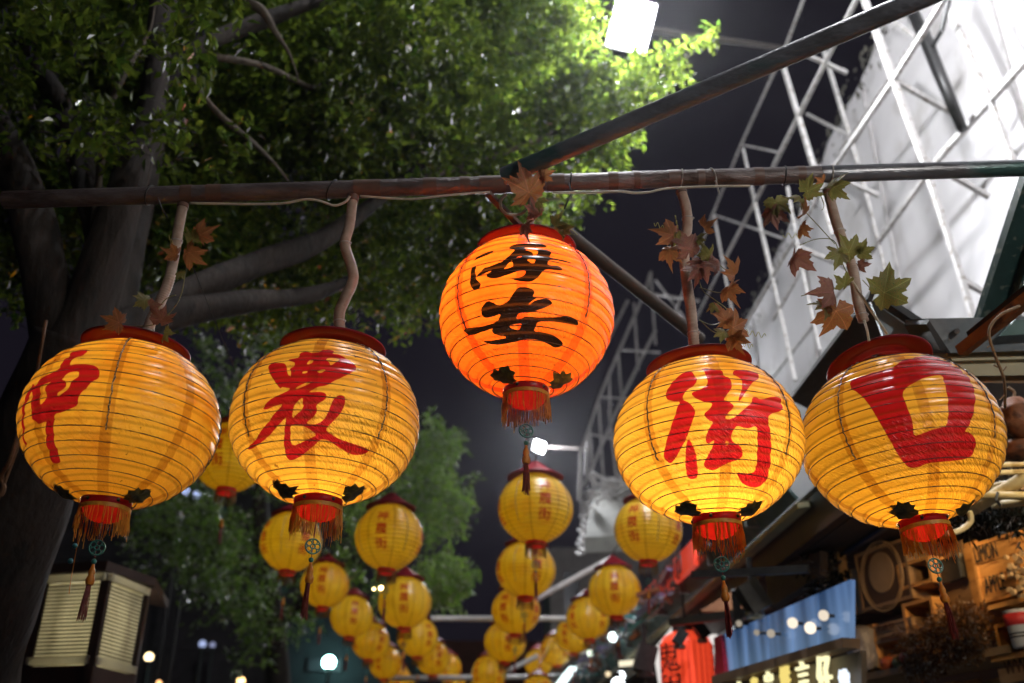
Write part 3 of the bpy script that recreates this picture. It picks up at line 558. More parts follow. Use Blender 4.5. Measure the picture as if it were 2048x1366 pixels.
 'haian': [[[(-39.5,20.0),(-37.1,22.2),(-34.4,23.5),(-30.0,24.8),(-27.5,24.9),(-25.6,23.8),(-24.8,23.1),(-24.9,22.3),(-25.8,21.5),(-28.1,20.5),(-30.8,19.9),(-35.3,19.5),(-37.9,19.4),(-39.8,19.3)],[(-36.2,12.4),(-35.8,11.1),(-35.9,10.3),(-36.4,9.2),(-36.4,8.1),(-35.8,6.2),(-35.4,4.7),(-35.1,2.7),(-34.3,1.0),(-32.6,-1.2),(-31.9,-2.5),(-31.8,-3.8),(-32.1,-4.6),(-32.7,-5.5),(-33.7,-5.8),(-35.5,-5.6),(-36.9,-5.1),(-38.3,-3.8),(-39.1,-2.5),(-39.6,-0.3),(-39.7,1.2),(-39.3,2.8),(-39.4,4.1),(-40.0,5.9),(-40.1,7.5),(-39.9,9.9),(-39.7,11.4),(-39.4,12.9),(-38.6,13.4),(-37.0,13.0)],[(-14.4,24.1),(-13.4,26.3),(-11.1,27.3),(-6.3,27.7),(-1.4,28.0),(6.3,28.8),(10.3,28.9),(12.2,27.5),(12.1,26.6),(9.9,25.6),(6.5,25.0),(0.4,24.6),(-2.4,23.9),(-3.8,22.2),(-2.7,21.5),(1.2,21.6),(4.6,21.9),(9.3,22.5),(12.0,22.4),(14.1,21.3),(14.2,19.4),(12.7,16.0),(13.6,14.8),(17.2,15.2),(20.1,15.4),(23.6,15.4),(25.9,15.3),(28.2,14.8),(28.4,14.3),(26.6,13.5),(23.8,13.2),(18.7,13.3),(15.5,13.2),(12.5,12.6),(11.2,11.3),(10.8,8.7),(12.2,7.9),(16.4,8.5),(18.8,8.4),(20.7,7.2),(20.9,6.4),(19.5,5.3),(17.2,4.7),(12.7,4.5),(10.4,4.2),(8.9,3.7),(7.7,2.4),(6.1,-0.3),(4.5,-2.4),(1.8,-4.8),(-0.6,-5.7),(-3.8,-5.5),(-6.3,-5.0),(-9.3,-3.8),(-11.3,-2.9),(-13.6,-2.1),(-13.1,-2.0),(-9.7,-2.4),(-7.3,-2.3),(-4.6,-1.4),(-3.2,-0.3),(-2.5,1.5),(-3.1,2.3),(-5.3,2.5),(-7.4,2.2),(-10.4,1.1),(-13.5,0.2),(-18.4,-0.9),(-21.4,-1.1),(-23.9,-0.6),(-25.6,0.0),(-27.1,1.2),(-27.5,2.1),(-27.1,3.1),(-26.1,3.8),(-24.2,4.7),(-23.8,5.2),(-24.8,5.4),(-26.5,5.1),(-29.9,4.1),(-32.0,3.5),(-34.2,2.8),(-34.8,3.1),(-34.4,4.5),(-33.6,5.6),(-32.1,7.1),(-31.1,7.9),(-30.1,8.4),(-29.7,9.2),(-29.7,10.6),(-29.5,10.6),(-29.0,9.2),(-27.4,8.8),(-23.9,9.3),(-21.2,9.9),(-17.7,10.8),(-15.7,12.4),(-13.9,15.3),(-12.3,17.3),(-9.9,19.5),(-10.1,21.0),(-13.4,22.5)],[(-33.3,-19.7),(-32.7,-18.9),(-31.4,-17.9),(-28.6,-16.1),(-26.8,-15.8),(-24.8,-17.0),(-23.2,-18.1),(-21.1,-19.5),(-18.7,-19.7),(-15.0,-18.5),(-12.9,-16.9),(-11.2,-14.0),(-9.9,-12.1),(-8.2,-9.9),(-6.3,-9.1),(-3.2,-9.1),(-1.0,-9.5),(1.4,-10.4),(2.5,-11.3),(2.8,-12.6),(2.5,-13.7),(1.7,-15.1),(2.2,-15.7),(4.4,-15.8),(4.6,-16.2),(3.1,-17.0),(1.7,-18.0),(-0.5,-19.7),(-1.2,-20.5),(-0.9,-20.9),(-0.0,-20.5),(1.8,-18.9),(3.8,-17.8),(6.8,-16.7),(8.9,-16.3),(11.1,-16.3),(12.7,-16.9),(14.4,-18.2),(14.3,-19.3),(12.1,-20.7),(10.2,-21.8),(7.3,-23.1),(5.0,-24.1),(1.7,-25.4),(-1.3,-25.8),(-5.9,-25.8),(-7.9,-26.2),(-8.3,-27.2),(-8.7,-28.1),(-9.4,-29.2),(-8.8,-29.7),(-6.4,-29.7),(-5.1,-29.4),(-4.0,-28.6),(-2.6,-28.3),(0.1,-28.3),(2.2,-28.4),(4.9,-28.6),(7.7,-28.5),(12.1,-28.0),(15.4,-27.6),(19.2,-26.9),(21.4,-26.3),(23.4,-25.4),(25.3,-25.0),(27.9,-24.9),(30.1,-25.1),(33.1,-25.4),(34.9,-26.2),(36.4,-27.7),(36.1,-28.6),(33.6,-29.0),(30.9,-29.3),(26.5,-29.5),(22.7,-29.8),(17.5,-30.1),(13.3,-30.5),(7.8,-31.0),(5.4,-31.8),(4.8,-33.6),(4.3,-35.0),(3.5,-36.9),(4.8,-37.7),(8.8,-37.8),(12.2,-38.0),(17.1,-38.4),(20.5,-39.0),(24.3,-40.0),(26.8,-40.9),(29.4,-42.1),(29.8,-43.2),(28.4,-44.8),(26.8,-45.7),(24.2,-46.3),(21.6,-46.2),(17.9,-45.1),(14.7,-44.3),(10.1,-43.3),(5.8,-42.8),(-0.7,-42.5),(-4.8,-42.7),(-8.9,-43.8),(-14.0,-44.4),(-22.9,-44.9),(-28.5,-44.5),(-33.5,-43.1),(-36.9,-41.8),(-40.6,-40.1),(-39.1,-40.0),(-31.8,-41.2),(-26.2,-41.5),(-19.2,-41.1),(-18.3,-40.5),(-22.5,-39.5),(-25.0,-38.7),(-27.2,-37.7),(-28.2,-36.8),(-28.5,-35.4),(-28.2,-34.5),(-27.0,-33.4),(-27.2,-33.1),(-28.9,-33.4),(-33.5,-33.9),(-44.3,-34.0),(-50.2,-32.6),(-53.4,-29.4),(-53.6,-28.1),(-51.0,-28.0),(-46.7,-28.7),(-38.9,-30.3),(-33.2,-30.8),(-26.4,-30.7),(-22.7,-29.4),(-20.0,-26.3),(-20.4,-25.4),(-24.1,-26.1),(-26.9,-26.3),(-30.2,-26.2),(-32.1,-25.4),(-33.3,-23.6),(-33.7,-22.2),(-33.5,-20.7)]],[[(-8.9,13.0),(-7.1,14.6),(-6.0,15.1),(-4.9,14.6),(-4.9,14.1),(-5.9,13.4),(-7.1,12.9),(-8.9,12.5)],[(-16.0,5.6),(-14.5,7.7),(-13.3,8.9),(-11.6,9.8),(-10.8,9.4),(-10.4,7.5),(-10.8,6.4),(-12.2,5.6),(-13.6,5.1),(-15.7,4.8)],[(-1.7,11.0),(-0.3,11.4),(1.0,11.7),(3.0,12.1),(3.6,11.4),(2.9,9.4),(2.4,8.5),(1.8,8.1),(0.7,8.5),(-1.4,10.1)],[(-3.2,20.3),(-1.9,20.7),(0.2,20.6),(4.1,20.2),(5.5,19.4),(5.2,17.9),(4.4,16.8),(2.7,15.4),(2.0,15.6),(2.0,17.2),(1.5,18.2),(0.3,18.9),(-1.0,19.4),(-2.9,19.9)],[(-14.9,-34.1),(-14.4,-33.4),(-13.1,-33.1),(-10.4,-32.9),(-8.5,-32.8),(-6.2,-32.6),(-5.4,-32.9),(-5.8,-34.0),(-6.3,-34.9),(-7.3,-36.3),(-8.6,-36.7),(-10.8,-36.3),(-12.4,-35.7),(-14.3,-34.8)]]],
 'jie': [[[(-25.5,29.3),(-23.3,30.4),(-21.5,30.6),(-19.3,30.1),(-18.2,29.2),(-17.7,27.5),(-17.0,25.7),(-15.8,23.0),(-15.7,21.0),(-16.4,18.6),(-17.9,16.8),(-20.9,14.7),(-22.8,12.5),(-24.9,8.8),(-24.7,6.5),(-22.2,4.5),(-20.6,2.5),(-19.1,-0.4),(-18.6,-2.3),(-18.9,-4.5),(-19.7,-6.6),(-21.2,-9.6),(-22.6,-12.6),(-24.8,-17.1),(-27.2,-20.8),(-31.4,-25.7),(-34.5,-28.6),(-37.7,-31.1),(-39.6,-31.9),(-41.2,-31.6),(-42.2,-30.6),(-43.2,-28.6),(-42.7,-26.2),(-40.7,-22.2),(-38.8,-18.8),(-36.0,-14.1),(-33.8,-10.2),(-31.2,-4.9),(-29.8,-1.7),(-28.8,1.1),(-27.9,2.9),(-26.7,4.6),(-27.3,5.8),(-30.3,7.1),(-32.3,8.1),(-34.2,9.4),(-35.0,11.3),(-35.3,14.6),(-34.7,16.9),(-32.8,19.2),(-32.0,20.9),(-31.8,23.0),(-30.6,24.8),(-27.5,27.6)],[(-24.3,-19.6),(-23.3,-22.5),(-22.6,-25.0),(-22.0,-28.5),(-21.9,-31.3),(-22.3,-34.7),(-22.8,-37.8),(-23.7,-42.1),(-24.9,-44.1),(-26.7,-45.0),(-28.4,-45.0),(-30.8,-44.2),(-31.8,-43.1),(-31.9,-40.9),(-31.4,-38.3),(-30.1,-33.8),(-29.1,-30.4),(-27.8,-26.4),(-26.8,-23.4),(-25.3,-19.8)],[(-11.9,32.4),(-9.9,32.5),(-7.8,31.8),(-4.7,30.1),(-2.5,29.4),(-0.0,29.2),(1.1,27.7),(1.5,24.3),(2.3,22.8),(3.9,22.1),(4.6,20.5),(4.9,17.3),(4.7,15.1),(3.8,12.8),(2.1,10.0),(-1.3,5.4),(-1.8,3.5),(-0.0,3.0),(1.4,2.1),(3.0,0.4),(3.4,-0.8),(2.8,-1.9),(1.9,-3.0),(0.2,-4.5),(-1.0,-6.1),(-2.4,-8.8),(-1.8,-9.6),(1.0,-9.1),(3.2,-8.0),(5.9,-5.7),(8.5,-3.2),(12.9,0.8),(14.7,3.0),(14.9,4.4),(15.3,5.5),(16.3,6.8),(17.2,7.5),(18.7,7.6),(19.6,7.3),(20.6,6.3),(23.2,6.7),(29.5,9.3),(33.5,10.4),(36.7,10.2),(37.9,9.4),(37.7,7.5),(37.6,5.9),(37.6,3.9),(36.9,2.4),(35.3,0.6),(33.2,-0.7),(29.5,-2.0),(27.3,-3.2),(25.2,-4.9),(24.4,-6.4),(24.3,-8.6),(24.7,-10.2),(25.6,-12.2),(25.9,-13.9),(26.0,-16.4),(26.3,-17.8),(26.9,-19.1),(27.4,-21.4),(28.1,-25.8),(29.0,-29.1),(30.3,-33.1),(31.5,-36.4),(33.1,-40.6),(34.1,-43.5),(34.9,-46.6),(34.4,-48.5),(32.0,-50.4),(29.8,-51.4),(26.5,-52.0),(23.3,-52.1),(18.7,-51.5),(15.6,-50.8),(12.3,-49.7),(9.5,-47.6),(6.0,-43.6),(6.2,-42.4),(9.9,-43.0),(12.6,-43.1),(15.7,-42.7),(17.7,-42.3),(19.8,-41.5),(20.3,-40.0),(19.7,-37.0),(19.1,-34.2),(18.3,-30.1),(17.8,-26.4),(17.3,-21.3),(17.0,-17.8),(16.5,-13.9),(15.4,-12.9),(13.0,-14.2),(11.3,-14.8),(9.3,-14.9),(7.5,-14.6),(5.2,-13.5),(3.7,-14.0),(2.1,-16.1),(1.2,-17.7),(0.7,-19.8),(0.8,-21.2),(1.3,-22.9),(2.5,-24.1),(4.9,-25.3),(6.4,-26.6),(7.7,-28.6),(8.3,-30.0),(8.3,-31.7),(7.6,-32.9),(5.7,-34.3),(3.5,-35.2),(-0.2,-36.4),(-3.4,-37.7),(-8.1,-40.0),(-10.9,-40.9),(-13.4,-40.9),(-15.0,-40.5),(-16.9,-39.5),(-17.7,-38.4),(-18.0,-36.6),(-17.3,-35.0),(-15.4,-32.7),(-14.0,-30.8),(-12.4,-28.5),(-11.2,-26.3),(-9.7,-23.0),(-9.5,-21.9),(-10.5,-22.3),(-11.4,-22.9),(-12.8,-24.0),(-13.7,-24.0),(-14.4,-23.0),(-14.6,-21.9),(-14.5,-20.2),(-13.9,-18.5),(-12.6,-15.9),(-11.4,-13.9),(-9.7,-11.5),(-9.6,-10.3),(-11.1,-9.8),(-12.3,-8.6),(-13.8,-6.2),(-13.4,-4.4),(-11.0,-2.4),(-9.6,-0.9),(-8.6,1.0),(-9.2,1.9),(-12.0,2.5),(-14.1,3.6),(-16.7,5.8),(-18.2,7.5),(-19.4,9.3),(-19.5,10.3),(-18.5,11.1),(-17.1,11.6),(-14.5,12.4),(-12.6,13.7),(-10.2,16.2),(-9.3,18.7),(-9.7,22.6),(-10.0,25.3),(-10.5,28.0),(-11.1,29.8),(-12.3,31.6)],[(7.7,26.8),(9.3,28.8),(11.9,30.0),(17.3,31.2),(21.4,31.1),(26.1,29.8),(27.7,28.1),(26.8,25.3),(24.8,23.1),(21.1,20.5),(18.5,18.3),(15.8,15.1),(13.6,12.2),(10.7,8.0),(8.9,5.4),(7.0,2.9),(6.5,2.8),(7.1,5.2),(8.1,7.9),(10.2,12.4),(11.3,15.5),(11.9,19.0),(11.7,21.0),(10.5,22.7),(9.4,23.9),(7.8,25.4)]],[[(-3.0,-23.3),(-2.3,-22.5),(-1.8,-22.6),(-0.9,-23.8),(-1.0,-24.7),(-2.0,-26.0),(-2.6,-25.9),(-3.1,-24.3)]]],
 'kou': [[[(-45.7,30.4),(-43.7,31.7),(-40.8,32.2),(-35.6,32.4),(-31.2,32.4),(-25.3,32.1),(-21.2,32.7),(-16.4,34.4),(-12.5,36.5),(-7.0,40.7),(-1.7,43.1),(5.9,44.8),(13.3,46.6),(27.2,50.3),(30.0,48.2),(28.8,43.8),(27.3,40.0),(29.0,37.8),(29.2,34.6),(29.7,29.8),(29.6,25.9),(29.1,20.7),(28.3,16.8),(26.8,11.9),(25.6,8.5),(24.1,4.5),(22.6,0.9),(20.5,-4.2),(18.8,-8.0),(16.4,-12.8),(14.7,-15.6),(12.4,-18.1),(12.2,-19.1),(13.9,-19.1),(15.4,-19.5),(17.7,-20.6),(18.9,-22.4),(20.0,-25.8),(20.3,-28.1),(19.9,-30.7),(18.8,-32.4),(16.2,-34.3),(13.0,-35.4),(7.6,-36.2),(2.1,-36.6),(-6.4,-36.5),(-10.7,-36.4),(-13.3,-36.6),(-15.4,-37.0),(-18.0,-37.9),(-20.4,-38.1),(-23.6,-37.8),(-25.7,-36.1),(-27.8,-32.2),(-29.2,-27.6),(-30.7,-19.9),(-32.0,-13.4),(-33.8,-4.3),(-35.1,1.6),(-36.7,7.4),(-38.0,11.0),(-39.6,14.2),(-40.8,16.5),(-42.4,19.0),(-43.6,20.4),(-45.0,21.7),(-45.7,23.7),(-46.2,28.1)]],[[(-17.2,9.8),(-14.5,12.4),(-11.8,14.3),(-7.8,16.5),(-4.3,17.8),(0.4,18.9),(3.7,19.5),(7.3,19.6),(8.2,18.0),(7.0,13.8),(6.3,10.1),(5.6,4.9),(4.8,0.5),(3.6,-5.5),(2.8,-9.5),(1.6,-13.8),(-0.4,-15.7),(-4.4,-16.3),(-7.2,-16.8),(-10.3,-17.6),(-13.0,-18.2),(-16.7,-19.0),(-18.0,-18.0),(-17.5,-14.7),(-17.2,-12.2),(-17.0,-9.4),(-17.2,-6.4),(-17.6,-1.5),(-17.9,2.3),(-18.1,7.0)]]],
}

def seg_dist(px, py, poly):
    """distance from points to a closed polygon outline and inside flag; px,py (n,)"""
    n = len(poly); best = np.full(px.shape, 1e9); inside = np.zeros(px.shape, bool)
    for i in range(n):
        x0, y0 = poly[i]; x1, y1 = poly[(i+1) % n]
        dx, dy = x1-x0, y1-y0; L2 = dx*dx+dy*dy+1e-12
        t = np.clip(((px-x0)*dx+(py-y0)*dy)/L2, 0, 1)
        best = np.minimum(best, (px-x0-t*dx)**2+(py-y0-t*dy)**2)
        c = (y0 > py) != (y1 > py)
        inside ^= c & (px < (x1-x0)*(py-y0)/(dy if abs(dy) > 1e-12 else 1e-12)+x0)
    return np.sqrt(best), inside
def ink_field(az, la, glyph):
    """signed distance (degrees, positive in the ink)"""
    out = np.full(az.shape, -9.0)
    pos, neg = glyph
    ap = [q for p in pos for q in p]; x0 = min(q[0] for q in ap)-3; x1 = max(q[0] for q in ap)+3; y0 = min(q[1] for q in ap)-3; y1 = max(q[1] for q in ap)+3
    s = (az > x0) & (az < x1) & (la > y0) & (la < y1)
    A, B = az[s], la[s]; d = np.full(A.shape, -9.0)
    for p in pos:
        e, i = seg_dist(A, B, p); d = np.maximum(d, np.where(i, e, -e))
    for p in neg:
        e, i = seg_dist(A, B, p); d = np.minimum(d, np.where(i, -e, e))
    out[s] = d; return out
WSEED = [0]
def wob(th, la):
    s = WSEED[0]
    return 1+.0045*np.sin(2*th+s*1.3+la*2)+.0035*np.sin(3*th-s*2.1-la*3)+.003*np.sin(5*th+s*.7+la*5)+.004*np.sin(la*4+s)
def lantern_shell(name, a, asp, turns, per, NA, ink, amp, top=71.0, bot=-75.0, az0=180.0):
    """a fabric skin stretched over a helical wire: bulges between the turns. returns mesh arrays"""
    M = turns*per
    j = np.arange(-per, M+1)[:, None]; i = np.arange(NA+1)[None, :]
    t = np.clip((j+per*i/NA)/M, 0, 1); th = 2*np.pi*i/NA+math.radians(az0)+0*j
    la = np.radians(top+(bot-top)*t)
    ph = (j+per*i/NA)/per
    w = np.abs(np.sin(np.pi*(ph-np.floor(ph))**1.3))**.5; edge = np.clip(np.minimum(t, 1-t)*turns, 0, 1)
    r = (1+amp/a*(w-.35)*edge*(1+.25*np.sin(th*7+ph*2.3)*np.sin(ph*1.9+1)))*wob(th, la)
    X = a*np.cos(la)*r; Z = a*asp*np.sin(la)*r
    V = np.stack([X*np.sin(th), -X*np.cos(th), Z], -1)
    azd = (np.degrees(th)+180) % 360-180; lad = np.degrees(la)
    nr, nc = V.shape[0], V.shape[1]
    idx = np.arange(nr*nc).reshape(nr, nc)
    Fq = np.stack([idx[1:, :-1], idx[1:, 1:], idx[:-1, 1:], idx[:-1, :-1]], -1).reshape(-1, 4)
    tt = np.broadcast_to(t, (nr, nc))
    keep = ~((tt.ravel()[Fq].max(1) <= 0) | (tt.ravel()[Fq].min(1) >= 1)); Fq = Fq[keep]
    V = V.reshape(-1, 3)
    inkv = ink(azd.ravel(), lad.ravel()+0*azd.ravel())
    me = fastmesh(name, V, Fq, None, True)
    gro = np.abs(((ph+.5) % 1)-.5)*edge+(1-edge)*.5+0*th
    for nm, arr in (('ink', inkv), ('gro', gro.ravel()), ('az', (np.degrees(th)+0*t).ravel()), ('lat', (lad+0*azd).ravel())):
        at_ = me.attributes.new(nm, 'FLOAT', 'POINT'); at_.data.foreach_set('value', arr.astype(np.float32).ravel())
    return me
def shell_pt(a, asp, la, az, extra=0):
    la = math.radians(la); az = math.radians(az); r = (1+extra/a)*float(wob(az, la))
    return np.array([a*math.cos(la)*math.sin(az)*r, -a*math.cos(la)*math.cos(az)*r, a*asp*math.sin(la)*r])
def shell_mat(name, base, trc, ink, inktr, seamcol, seam_off, inkw=.10, tape=3.2, spots=.0, wr=1.0, glow=.72, gl=.24, seam_n=8):
    m, nt, out = mat(name); L = nt.links.new
    A = lambda n: N(nt, 'ShaderNodeAttribute', attribute_name=n).outputs['Fac']
    ink_a, az, lat = A('ink'), A('az'), A('lat')
    def mth(op, x, y=None, z=None, cl=False):
        n = N(nt, 'ShaderNodeMath', operation=op, use_clamp=cl)
        for k, v in enumerate((x, y, z)):
            if v is None: continue
            if isinstance(v, (int, float)): n.inputs[k].default_value = v
            else: L(v, n.inputs[k])
        return n.outputs[0]
    def ramp(v, a0, a1): return N_map(v, a0, a1)
    def N_map(v, a0, a1):
        n = N(nt, 'ShaderNodeMapRange', clamp=True); L(v, n.inputs['Value']); n.inputs['From Min'].default_value = a0; n.inputs['From Max'].default_value = a1; return n.outputs[0]
    tc = N(nt, 'ShaderNodeTexCoord').outputs['Object']
    wob = N(nt, 'ShaderNodeTexNoise', i_Scale=38, i_Detail=3); L(tc, wob.inputs['Vector'])
    k = mth('ADD', ink_a, mth('MULTIPLY', mth('SUBTRACT', wob.outputs[0], .5), .35))
    inkm = N_map(k, -inkw, inkw)
    # seam tapes
    f = mth('ABSOLUTE', mth('SUBTRACT', mth('FRACT', mth('ADD', mth('DIVIDE', mth('SUBTRACT', az, seam_off), 360.0/seam_n), 100.5)), .5))
    fd = mth('MULTIPLY', mth('MULTIPLY', f, 360.0/seam_n), mth('COSINE', mth('RADIANS', lat)))
    sm = mth('SUBTRACT', 1.0, N_map(fd, tape*.85, tape*1.05))
    # tone variation and grime specks
    n1 = N(nt, 'ShaderNodeTexNoise', i_Scale=6, i_Detail=6, i_Roughness=.65); L(tc, n1.inputs['Vector'])
    n2 = N(nt, 'ShaderNodeTexNoise', i_Scale=70, i_Detail=3); L(tc, n2.inputs['Vector'])
    spot = N_map(n2.outputs[0], .70-spots, .76-spots)
    smn = mth('MULTIPLY', sm, mth('ADD', .55, mth('MULTIPLY', N_map(n1.outputs[0], .4, .65), .6)), None, True)
    def mix(fac, a_, b_):
        n = N(nt, 'ShaderNodeMix', data_type='RGBA'); L(fac, n.inputs['Factor'])
        for kk, v in (('A', a_), ('B', b_)):
            if isinstance(v, tuple): n.inputs[kk].default_value = c4(v)
            else: L(v, n.inputs[kk])
        return n.outputs['Result']
    oir = N(nt, 'ShaderNodeObjectInfo').outputs['Random']
    def colchain(b_, i_, dark):
        low_ = mth('MULTIPLY', N_map(lat, -20.0, -70.0), .55)  # film colour darkens towards the bottom
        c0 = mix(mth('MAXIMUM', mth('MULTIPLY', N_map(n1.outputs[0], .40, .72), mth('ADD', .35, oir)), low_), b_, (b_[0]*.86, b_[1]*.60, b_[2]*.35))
        c1 = mix(smn, c0, tuple(x*y for x, y in zip(b_, seamcol)))
        c2 = mix(inkm, c1, i_)
        c2 = mix(mth('MULTIPLY', mth('MULTIPLY', inkm, smn), .5), c2, tuple(x*.5 for x in i_))
        return mix(mth('MULTIPLY', spot, .75), c2, dark)
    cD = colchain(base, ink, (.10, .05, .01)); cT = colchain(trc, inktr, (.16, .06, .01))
    gv = mth('MULTIPLY', mth('SUBTRACT', 1.0, N_map(A('gro'), .0, .15)), .42)  # brownish shading along the wires, put into the film colour
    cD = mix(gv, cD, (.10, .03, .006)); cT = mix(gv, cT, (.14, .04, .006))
    # creases in the film running between the turns
    cv = N(nt, 'ShaderNodeCombineXYZ'); L(mth('ADD', mth('MULTIPLY', az, .30), mth('MULTIPLY', lat, .12)), cv.inputs[0]); L(mth('MULTIPLY', lat, .11), cv.inputs[1])
    L(mth('MULTIPLY', mth('SUBTRACT', n1.outputs[0], .5), 6), cv.inputs[2])
    nw = N(nt, 'ShaderNodeTexNoise', i_Scale=1.0, i_Detail=3, i_Roughness=.5, i_Distortion=.5); L(cv.outputs[0], nw.inputs['Vector'])
    cv2 = N(nt, 'ShaderNodeCombineXYZ'); L(mth('ADD', mth('MULTIPLY', az, .25), mth('MULTIPLY', lat, .35)), cv2.inputs[0]); L(mth('MULTIPLY', lat, .05), cv2.inputs[1])
    nw2 = N(nt, 'ShaderNodeTexNoise', i_Scale=1.1, i_Detail=3); L(cv2.outputs[0], nw2.inputs['Vector'])
    low = mth('ADD', .022, mth('MULTIPLY', N_map(lat, 0.0, -45.0), 1.35))
    rdg = mth('ABSOLUTE', mth('SUBTRACT', nw.outputs[0], .5)); rdg2 = mth('ABSOLUTE', mth('SUBTRACT', nw2.outputs[0], .5))
    h = mth('MULTIPLY', mth('ADD', mth('MULTIPLY', rdg, 2.2), mth('MULTIPLY', rdg2, 1.5)), low)
    bp = N(nt, 'ShaderNodeBump', i_Strength=1.0, i_Distance=.011*wr); L(h, bp.inputs['Height'])
    d = N(nt, 'ShaderNodeBsdfDiffuse'); L(cD, d.inputs[0]); L(bp.outputs[0], d.inputs['Normal'])
    t = N(nt, 'ShaderNodeBsdfTranslucent'); L(cT, t.inputs[0]); L(bp.outputs[0], t.inputs['Normal'])
    ms = N(nt, 'ShaderNodeMixShader', i_0=glow); L(d.outputs[0], ms.inputs[1]); L(t.outputs[0], ms.inputs[2])
    g = N(nt, 'ShaderNodeBsdfGlossy', i_Roughness=gl); L(bp.outputs[0], g.inputs['Normal']); g.inputs[0].default_value = (1, 1, 1, 1)
    fr = N(nt, 'ShaderNodeFresnel', i_IOR=1.42)
    m2 = N(nt, 'ShaderNodeMixShader'); L(fr.outputs[0], m2.inputs[0]); L(ms.outputs[0], m2.inputs[1]); L(g.outputs[0], m2.inputs[2])
    L(m2.outputs[0], out.inputs[0]); return m

def fringe_mesh(r, length, n, seed, w=.0010):
    g = random.Random(seed); b = MB()
    gap = g.uniform(0, 6.3)
    for k in range(n):
        a = 2*math.pi*k/n+g.uniform(-.02, .02)
        dens = .5+.5*math.sin(3*a+gap)
        if g.random() > .72+.4*dens: continue
        if math.sin(a) < -.62 and g.random() < .62: continue
        rr = r+g.uniform(-.0015, .0015); l = length*(g.uniform(.72, 1.0) if g.random() > .1 else g.uniform(1.0, 1.25))
        l *= .85+.15*math.sin(a*2+gap)
        p = np.array([rr*math.cos(a), rr*math.sin(a), 0]); q = p+np.array([g.uniform(-.006, .006), g.uniform(-.006, .006), -l])
        mid = (p+q)/2+np.array([g.uniform(-.003, .003), g.uniform(-.003, .003), 0])
        b.tube([p, mid, q], w*g.uniform(.8, 1.3), 3, False)
    b.lathe([(r-.001, .006), (r+.0015, .006), (r+.0015, -.004), (r-.001, -.004), (r-.001, .006)], 40)
    return b.mesh('fringe', M_fringe)
def tassel_parts(parent, z0, s, sway=(0, 0), seed=0, fine=True):
    """openwork medallion, bead, gourd bead and silk strands; z0 = top of the string in the lantern's frame"""
    g = random.Random(seed)
    def P(dz): return np.array([sway[0]*dz, sway[1]*dz, z0-dz*s])
    root = link('tassel', MB().tube([P(0), P(.06), P(.115), P(.165)], .0011*s, 5).mesh('tassel_string', M_strand), parent)
    b = MB(); c = P(.088); r = .0185*s
    yaw = g.uniform(-.4, .4); R = np.array([[math.cos(yaw), -math.sin(yaw), 0], [math.sin(yaw), math.cos(yaw), 0], [0, 0, 1]])
    def ring(rc, rt, cc=(0, 0)):
        pts = [c+R @ np.array([cc[0]+rc*math.cos(2*math.pi*k/18), 0, cc[1]+rc*math.sin(2*math.pi*k/18)]) for k in range(19)]
        b.tube(pts, rt, 6, False)
    ring(r, .0022*s); ring(r*.32, .0018*s)
    for k in range(5 if fine else 3):
        a = 2*math.pi*k/(5 if fine else 3); ring(r*.36, .0015*s, (r*.62*math.cos(a), r*.62*math.sin(a)))
    link('medallion', b.mesh('medallion', M_jade, True), root)
    link('bead', MB().ball(P(.122), .0066*s, 12, 8).mesh('bead', M_jade, True), root)
    c = P(.128)
    prof = [(.0008, 0), (.003, -.001), (.0042, -.008), (.0062, -.013), (.0082, -.019), (.0080, -.024), (.0068, -.028), (.0090, -.033), (.0108, -.040), (.0100, -.046), (.0088, -.049), (.0085, -.051), (.0006, -.052)]
    link('gourd_bead', MB().lathe([(p[0]*s, p[1]*s) for p in prof], 18, c).mesh('gourd_bead', M_amber, True), root)
    b = MB(); c = P(.178)
    for k in range(26 if fine else 8):
        a = g.uniform(0, 6.28); q = g.uniform(.2, 1)
        top_ = c+np.array([math.cos(a), math.sin(a), 0])*.005*s*q; l = g.uniform(.07, .09)*s
        e = top_+np.array([math.cos(a)*.006*q*s+sway[0]*.09, math.sin(a)*.006*q*s+sway[1]*.09, -l]); mid = (top_+e)/2+np.array([g.uniform(-1, 1), g.uniform(-1, 1), 0])*.002
        b.tube([top_, mid, e], .0011*s*(1 if fine else 2), 4, False)
    link('tassel_silk', b.mesh('tassel_silk', M_strand), root)
    return root
MAPLE = [(-90, .16), (-72, .50), (-60, .52), (-50, .66), (-42, .60), (-33, .72), (-24, .92), (-15, .72), (-8, .80), (0, .66), (6, .62), (14, .82), (21, .80), (29, .92), (38, 1.12), (45, .94), (52, .92), (58, .74), (65, .64), (71, .84), (76, .80), (82, .98), (90, 1.2)]
FOIL = [(-90, .5), (-70, .75), (-50, .7), (-30, .95), (-10, .75), (10, .9), (30, .72), (50, 1.0), (70, .8), (90, 1.15)]
